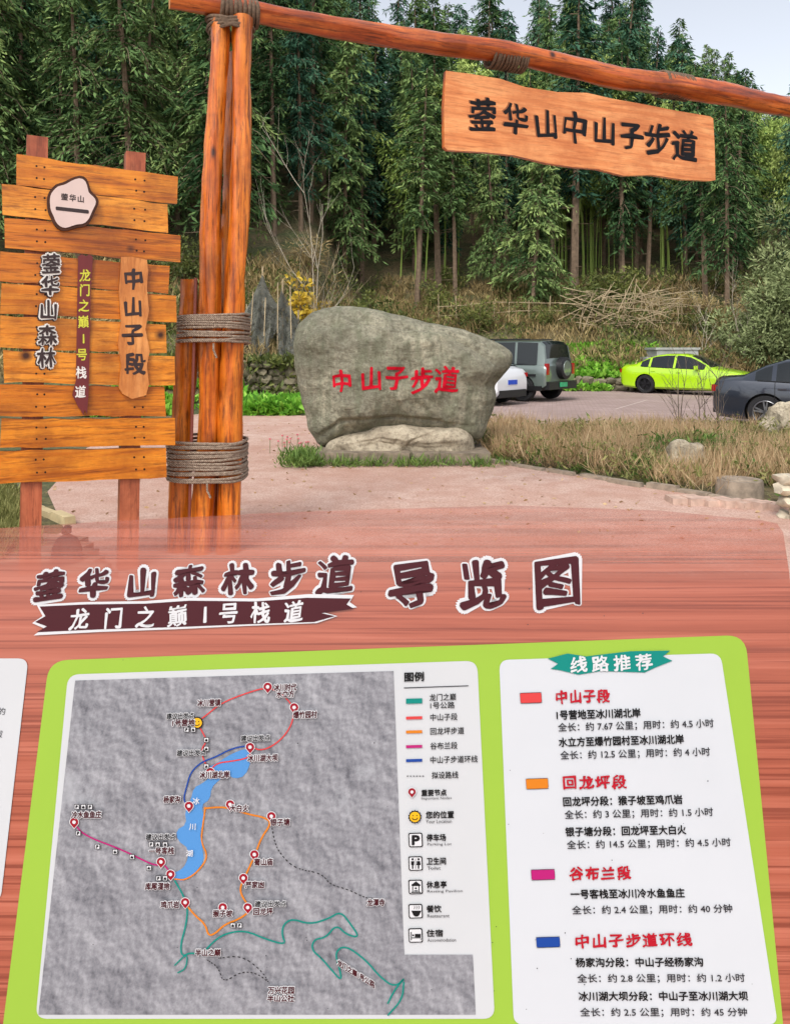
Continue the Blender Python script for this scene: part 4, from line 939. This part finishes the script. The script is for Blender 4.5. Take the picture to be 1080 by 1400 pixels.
lab=[('冰川时代',376,406,939),('水立方',379,403,948),('冰川营镇',272,303,960),('爆竹园村',402,434,976),('1号营地',238,268,987),('冰川湖大坝',340,381,1035),('冰川湖北岸',275,315,1058),('杨家沟',226,248,1091),('大白火',316,341,1103),('银子塘',371,397,1122),('蜀山庙',349,374,1176),('严家凼',337,362,1207),('回龙坪',348,374,1243),('猴子坡',293,319,1246),('鸡爪岩',222,247,1234),('库尾湿地',201,234,1209),('一号客栈',206,240,1161),('冷水鱼鱼庄',101,141,1112),('龙潭寺',502,526,1231),('半山之巅',269,303,1299),('万兴花园',368,403,1350),('半山公社',367,403,1361)]
for s_,x0,x1,y in lab: T(s_,x0,x1,y,9.5,'mar',9,bold=.3,halo=1.2,cop=4)
for s_,x0,x1,y in (('建议出发点',230,267,978),('建议出发点',331,370,1008),('建议出发点',244,283,1028),('建议出发点',202,242,1142),('建议出发点',350,392,1233)): T(s_,x0,x1,y,8.5,'black',9,bold=.2,halo=.8,cop=3)
T('龙门之巅1号公路',462,512,1312,9,'mar',9,bold=.3,halo=1.2,sl=.62,cop=4)
for ch,x,y in (('冰',270,1093),('川',265,1128),('湖',261,1164)): put(mb,bp,ch,x,y,9,9,MI['halo'],9*K,bold=.2,cop=3,mode='c')
for x,y in ((257,996),(266,996),(284,1010),(284,1022),(284,1046),(108,1101),(117,1101),(126,1101),(209,1152),(218,1152),(228,1152),(136,1155),(160,1162),(183,1169),(206,1184),(219,1198),(228,1198),(320,1262),(329,1262),(110,1137)):
    poly(mb,bp,[(x-3.6,y-3.6),(x+3.6,y-3.6),(x+3.6,y+3.6),(x-3.6,y+3.6)],MI['black'],8.6*K); poly(mb,bp,[(x-2.8,y-2.8),(x+2.8,y-2.8),(x+2.8,y+2.8),(x-2.8,y+2.8)],MI['halo'],9*K)
    if int(x+y)%2: put(mb,bp,'P',x,y,5,5,MI['black'],9.4*K,bold=.4,cop=4,mode='c')
    else: poly(mb,bp,[(x-1.8,y+2),(x-1.8,y),(x,y-2),(x+1.8,y),(x+1.8,y+2)],MI['black'],9.4*K)
for i in range(60):
    x=random.uniform(100,1040);y=random.uniform(760,1390); disc(mb,bp,x,y,random.uniform(.4,1.0),MI['dk'],10*K,6)
mb.obj('printed_map_and_text',mats,board)
# ============================================================ CARS
m_glass=plain('car_window_glass',C(22,26,28),.05,.05,3,0,.5); m_tyre=plain('tyre_rubber',C(28,28,30),.85,.1,20); m_rim=plain('alloy_rim',C(130,132,136),.3,.1,20,.8); m_rimd=plain('dark_rim',C(56,56,60),.35,.1,20,.7)
m_trim=plain('black_trim',C(20,20,22),.5,.1,20); m_lampr=plain('tail_lamp',C(150,20,24),.15,.1,20); m_lamp=plain('head_lamp',C(200,205,210),.1,.1,20,.3); m_chrome=plain('chrome',C(190,192,196),.15,.05,10,1)
def paint(name,c_,metal=.3):
    m,nt,n,l,b=newmat(name); v=coords(nt); f=noi(nt,v,2,3); l.new(ramp(nt,f,[(.3,tuple(x*.93 for x in c_[:3])+(1,)),(.7,c_)]),b.inputs['Base Color']); b.inputs['Roughness'].default_value=.3; b.inputs['Metallic'].default_value=metal; b.inputs['Coat Weight'].default_value=1; b.inputs['Coat Roughness'].default_value=.04; return m
def car(name,st,pm,L_,loc,heading,wheels,wr,kind,plate=None,rim=None):
    root=empty(name)
    gs,ws,rs=kind['side'],kind['ws'],kind['rs']; pill=kind['pillars']
    xs_=set(s[0] for s in st)
    for a in list(gs)+list(ws)+list(rs): xs_.add(a)
    for p_ in pill: xs_.add(p_-.04); xs_.add(p_+.04)
    X=sorted(xs_); X2=[]
    for a,b_ in zip(X[:-1],X[1:]):
        k=max(1,int((b_-a)/.12)); X2+= [a+(b_-a)*i/k for i in range(k)]
    X2.append(X[-1]); A=np.array(st)
    def itp(x,c_): return float(np.interp(x,A[:,0],A[:,c_]))
    rings=[]
    for x in X2:
        zb,zs,zt,wb,wrf=[itp(x,c_) for c_ in (1,2,3,4,5)]
        mid=zb+(zs-zb)*.55; gh=max(0,(zt-zs)); g_=min(1,gh/.25)
        half=[(0,zb),(wb*.88,zb),(wb*.98,zb+.07),(wb,mid),(wb*.985,zs-.10),(wb*.95,zs-.015),(wb*.95-.02,zs+.0),(wrf+.035*g_,zt-.055*g_-.02*(1-g_)),(wrf*.93,zt-.012),(wrf*.5,zt+.012*g_),(0,zt+.02*g_)]
        rings.append([(x,y,z) for y,z in half]+[(x,-y,z) for y,z in half[-2:0:-1]])
    M=len(rings[0]); mb=MB()
    vs=[p for r in rings for p in r]; fs=[];mi=[]
    for i in range(len(X2)-1):
        xm=(X2[i]+X2[i+1])/2
        for k in range(M):
            k2=(k+1)%M; kk=min(k,M-1-k); m_=0
            if kk==6 and gs[0]<xm<gs[1] and not any(abs(xm-p_)<.04 for p_ in pill): m_=1
            if kk in(8,9) and (ws[0]<xm<ws[1] or rs[0]<xm<rs[1]): m_=1
            if kk in (0,): m_=2
            if kk==1 and kind.get('clad'): m_=2
            fs.append((i*M+k,i*M+k2,(i+1)*M+k2,(i+1)*M+k)); mi.append(m_)
    mb.add(vs,[],0)
    for f_,m_ in zip(fs,mi): mb.f.append(f_[::-1]); mb.m.append(m_)
    mb.f.append(tuple(range(M))); mb.m.append(0); mb.f.append(tuple((len(X2)-1)*M+k for k in range(M))[::-1]); mb.m.append(0)
    body=mb.obj('body',[pm,m_glass,m_trim],root)
    cut=MB()
    for wx in wheels:
        for s_ in (-1,1):
            Wd=A[:,4].max(); cut.tube([(wx,s_*(Wd-.28),wr),(wx,s_*(Wd+.2),wr)],wr*1.13,2,28)
    co_=cut.obj('cutter',[pm,m_glass,m_trim])
    bo=body.modifiers.new('b','BOOLEAN'); bo.operation='DIFFERENCE'; bo.solver='EXACT'; bo.object=co_
    for ob_ in (co_,body):
        bm=bmesh.new(); bm.from_mesh(ob_.data); bmesh.ops.recalc_face_normals(bm,faces=bm.faces); bm.to_mesh(ob_.data); bm.free()
    bpy.context.view_layer.update(); dg=bpy.context.evaluated_depsgraph_get(); me=bpy.data.meshes.new_from_object(body.evaluated_get(dg)); 
    body.modifiers.clear(); body.data=me; bpy.data.objects.remove(co_)
    me.polygons.foreach_set('use_smooth',[True]*len(me.polygons)); me.update(); me.set_sharp_from_angle(angle=math.radians(32))
    mb=MB(); Wd=A[:,4].max()
    for wx in wheels:
        for s_ in (-1,1):
            yo=s_*(Wd-.02); yi=s_*(Wd-.24); prof=[(yi,.6),(yi,.93),(yi+s_*.03,1),(yo-s_*.03,1),(yo,.94),(yo,.72),(yo-s_*.02,.70),(yo-s_*.09,.66),(yo-s_*.10,0.02)]
            n_=32; vs=[]
            for y,r in prof:
                for k in range(n_): q=2*math.pi*k/n_; vs.append((wx+math.cos(q)*r*wr,y,wr+math.sin(q)*r*wr))
            o_=len(mb.v); mb.v+=vs
            for j in range(len(prof)-1):
                for k in range(n_): mb.f.append((o_+j*n_+k,o_+j*n_+(k+1)%n_,o_+(j+1)*n_+(k+1)%n_,o_+(j+1)*n_+k)); mb.m.append(0 if j<5 else 1)
            for k in range(5):
                q0=2*math.pi*k/5+.3
                for dq in (-.16,.16):
                    q=q0+dq; R=Matrix.Rotation(-q,3,'Y'); c=Vector((wx,yo-s_*.035,wr))+R@Vector((wr*.36,0,0)); mb.box(c,(wr*.62,.03,wr*.085),2,R)
            mb.tube([(wx,yo-s_*.08,wr),(wx,yo-s_*.02,wr)],wr*.14,2,12)
            mb.tube([(wx+math.cos(2*math.pi*k/24)*wr*.68,yo-s_*.015,wr+math.sin(2*math.pi*k/24)*wr*.68) for k in range(24)],.012,2,6,closed=True)
    mb.obj('wheels',[m_tyre,m_trim,rim or m_rim],root,True,35)
    mb=MB(); W=Wd
    def sideline(pts,r=.006,m_=0):
        for s_ in (-1,1): mb.tube([(x,s_*(float(np.interp(x,A[:,0],A[:,4]))*y_),z) for x,z,y_ in pts],r,m_,5)
    zs=lambda x:itp(x,2); zb=lambda x:itp(x,1)
    for x in kind['doors']:
        sideline([(x,zb(x)+.14,.992),(x,(zb(x)+zs(x))/2,1.0),(x,zs(x)-.1,.988),(x,zs(x)-.01,.955)],.006)
    for x in kind['handles']:
        for s_ in (-1,1): mb.box((x,s_*W*.992,zs(x)-.14),(.16,.03,.03),kind.get('hm',1))
    for s_ in (-1,1):
        x=ws[0]+.42; mb.box((x,s_*(W*.95+.07),zs(x)+.06),(.12,.2,.13),1,Matrix.Rotation(s_*.2,3,'Z')); mb.box((x+.062,s_*(W*.95+.07),zs(x)+.06),(.006,.17,.10),2)
    sideline([(x,zs(x)+.004,.945) for x in np.linspace(gs[0]+.05,gs[1]-.05,12)],.009,0)
    for bx in kind['boxes']: 
        c,sz,m_=bx[0],bx[1],bx[2]
        for s_ in ((-1,1) if c[1]!=0 else (1,)): mb.box((c[0],c[1]*s_,c[2]),sz,m_,Matrix.Rotation(s_*bx[3],3,'Z') if len(bx)>3 else None)
    if 'spare' in kind:
        x,z=kind['spare']; mb.tube([(x,0.05,z),(x+.2,.05,z),(x+.22,.05,z)],[.34,.34,.30],0,30); mb.tube([(x+.2,0.05,z),(x+.235,.05,z)],[.25,.23],1,24)
    mb.obj('trim_and_lamps',[m_trim,pm,m_glass,m_chrome,m_lampr,m_lamp,plate or m_white],root,True,30)
    root.matrix_world=Matrix.Translation(Vector(loc))@Matrix.Rotation(heading,4,'Z')@Matrix.Translation(Vector((-L_/2,0,0)))
    return root
sedan=[(0,.32,.50,.60,.60,.45),(.07,.22,.58,.67,.74,.58),(.28,.19,.68,.75,.86,.70),(.75,.18,.78,.85,.91,.74),(1.15,.18,.85,.92,.92,.74),(1.42,.18,.88,.96,.92,.72),(1.8,.18,.90,1.20,.92,.63),(2.15,.18,.91,1.37,.92,.58),(2.5,.18,.92,1.43,.92,.57),(3.0,.18,.93,1.43,.92,.57),(3.4,.18,.95,1.39,.92,.57),(3.75,.18,.965,1.28,.92,.60),(4.15,.18,.98,1.08,.91,.66),(4.3,.19,.98,1.05,.90,.68),(4.58,.22,.96,1.03,.85,.66),(4.70,.32,.88,.95,.78,.60),(4.74,.36,.6,.72,.70,.52)]
skind=dict(side=(1.62,3.92),ws=(1.45,2.17),rs=(3.42,4.14),pillars=[2.68,3.58],doors=[1.62,2.70,3.55],handles=[2.5,3.42],boxes=[
 ((.16,.62,.62),(.26,.26,.10),5,.5),((4.66,.62,.80),(.10,.30,.14),4,-.3),((4.60,.74,.80),(.2,.12,.12),4,-.1),((.03,0,.44),(.05,.9,.2),0),((.06,0,.26),(.06,1.2,.08),0),((4.74,0,.36),(.05,1.1,.16),0),((4.755,0,.66),(.02,.46,.12),6),((-.003,0,.40),(.02,.42,.12),6)])
m_green=paint('lime_green_paint',C(168,214,16),.0); m_navy=paint('dark_navy_paint',C(40,46,58),.4); m_suvp=paint('grey_green_paint',C(104,116,110),.3); m_whp=paint('white_paint',C(216,218,220),0)
m_plg=plain('green_plate',C(50,160,110),.4); m_plb=plain('blue_plate',C(30,70,180),.4)
x_=(936-540)*27.3/F; car('lime_sedan',sedan,m_green,4.74,(x_,27.3-.6,.01),math.radians(180-42),(.88,3.72),.335,skind,m_plb,m_rimd)
car('dark_sedan',sedan,m_navy,4.74,(8.95,14.6,.01),math.radians(145),(.88,3.72),.34,skind,m_plb,m_rim)
suv=[(0,.5,.75,.86,.80,.6),(.08,.36,.90,1.0,.88,.72),(.3,.32,.98,1.07,.94,.78),(1.1,.32,1.06,1.14,.95,.8),(1.35,.32,1.09,1.2,.95,.78),(1.62,.32,1.10,1.62,.95,.76),(1.85,.32,1.11,1.80,.95,.76),(2.5,.32,1.12,1.87,.95,.77),(3.6,.32,1.12,1.87,.95,.77),(4.25,.34,1.12,1.85,.94,.76),(4.38,.36,1.12,1.74,.93,.74),(4.46,.40,1.10,1.18,.92,.80),(4.52,.45,1.05,1.10,.90,.80)]
ukind=dict(side=(1.5,4.2),ws=(1.37,1.84),rs=(4.26,4.44),pillars=[2.5,3.45],doors=[1.5,2.5,3.4],handles=[2.35,3.25],clad=True,hm=0,spare=(4.5,1.02),boxes=[
 ((4.50,.80,1.0),(.10,.12,.34),4),((4.54,0,.50),(.14,1.75,.24),0),((.02,0,.55),(.14,1.7,.26),0),((.03,.62,.88),(.1,.3,.16),5),((2.75,.68,1.91),(2.2,.04,.04),0),((2.9,.955,.42),(3.0,.06,.14),0),((.85,.96,.82),(.95,.05,.06),0),((3.72,.96,.82),(.95,.05,.06),0),((4.63,-.0,.52),(.02,.44,.14),6)])
car('offroad_suv',suv,m_suvp,4.52,(3.4,24.3,.01),math.radians(-41),(.85,3.72),.39,ukind,m_plg,m_rimd)
hatch=[(0,.4,.6,.7,.65,.5),(.08,.25,.68,.78,.78,.6),(.3,.2,.80,.88,.87,.7),(.9,.19,.88,.96,.90,.74),(1.1,.19,.90,1.0,.90,.72),(1.6,.19,.92,1.28,.90,.62),(1.9,.19,.93,1.38,.90,.60),(2.4,.19,.94,1.42,.90,.6),(3.2,.19,.97,1.38,.90,.6),(3.7,.19,.98,1.28,.89,.62),(4.1,.2,.99,1.10,.87,.68),(4.25,.25,.96,1.04,.84,.68),(4.32,.35,.8,.92,.78,.6)]
hkind=dict(side=(1.3,3.7),ws=(1.12,1.88),rs=(3.5,4.1),pillars=[2.4,3.2],doors=[1.3,2.4,3.2],handles=[2.2,3.05],boxes=[((4.22,.70,.86),(.16,.26,.12),4,-.3),((4.31,0,.34),(.08,1.4,.2),0),((4.325,0,.66),(.03,.46,.13),6),((.1,.6,.72),(.2,.26,.12),5)])
car('white_hatchback',hatch,m_whp,4.32,(1.72,22.5,.01),math.radians(-41),(.8,3.45),.33,hkind,m_plb,m_rim)
print('done', len(bpy.data.objects))
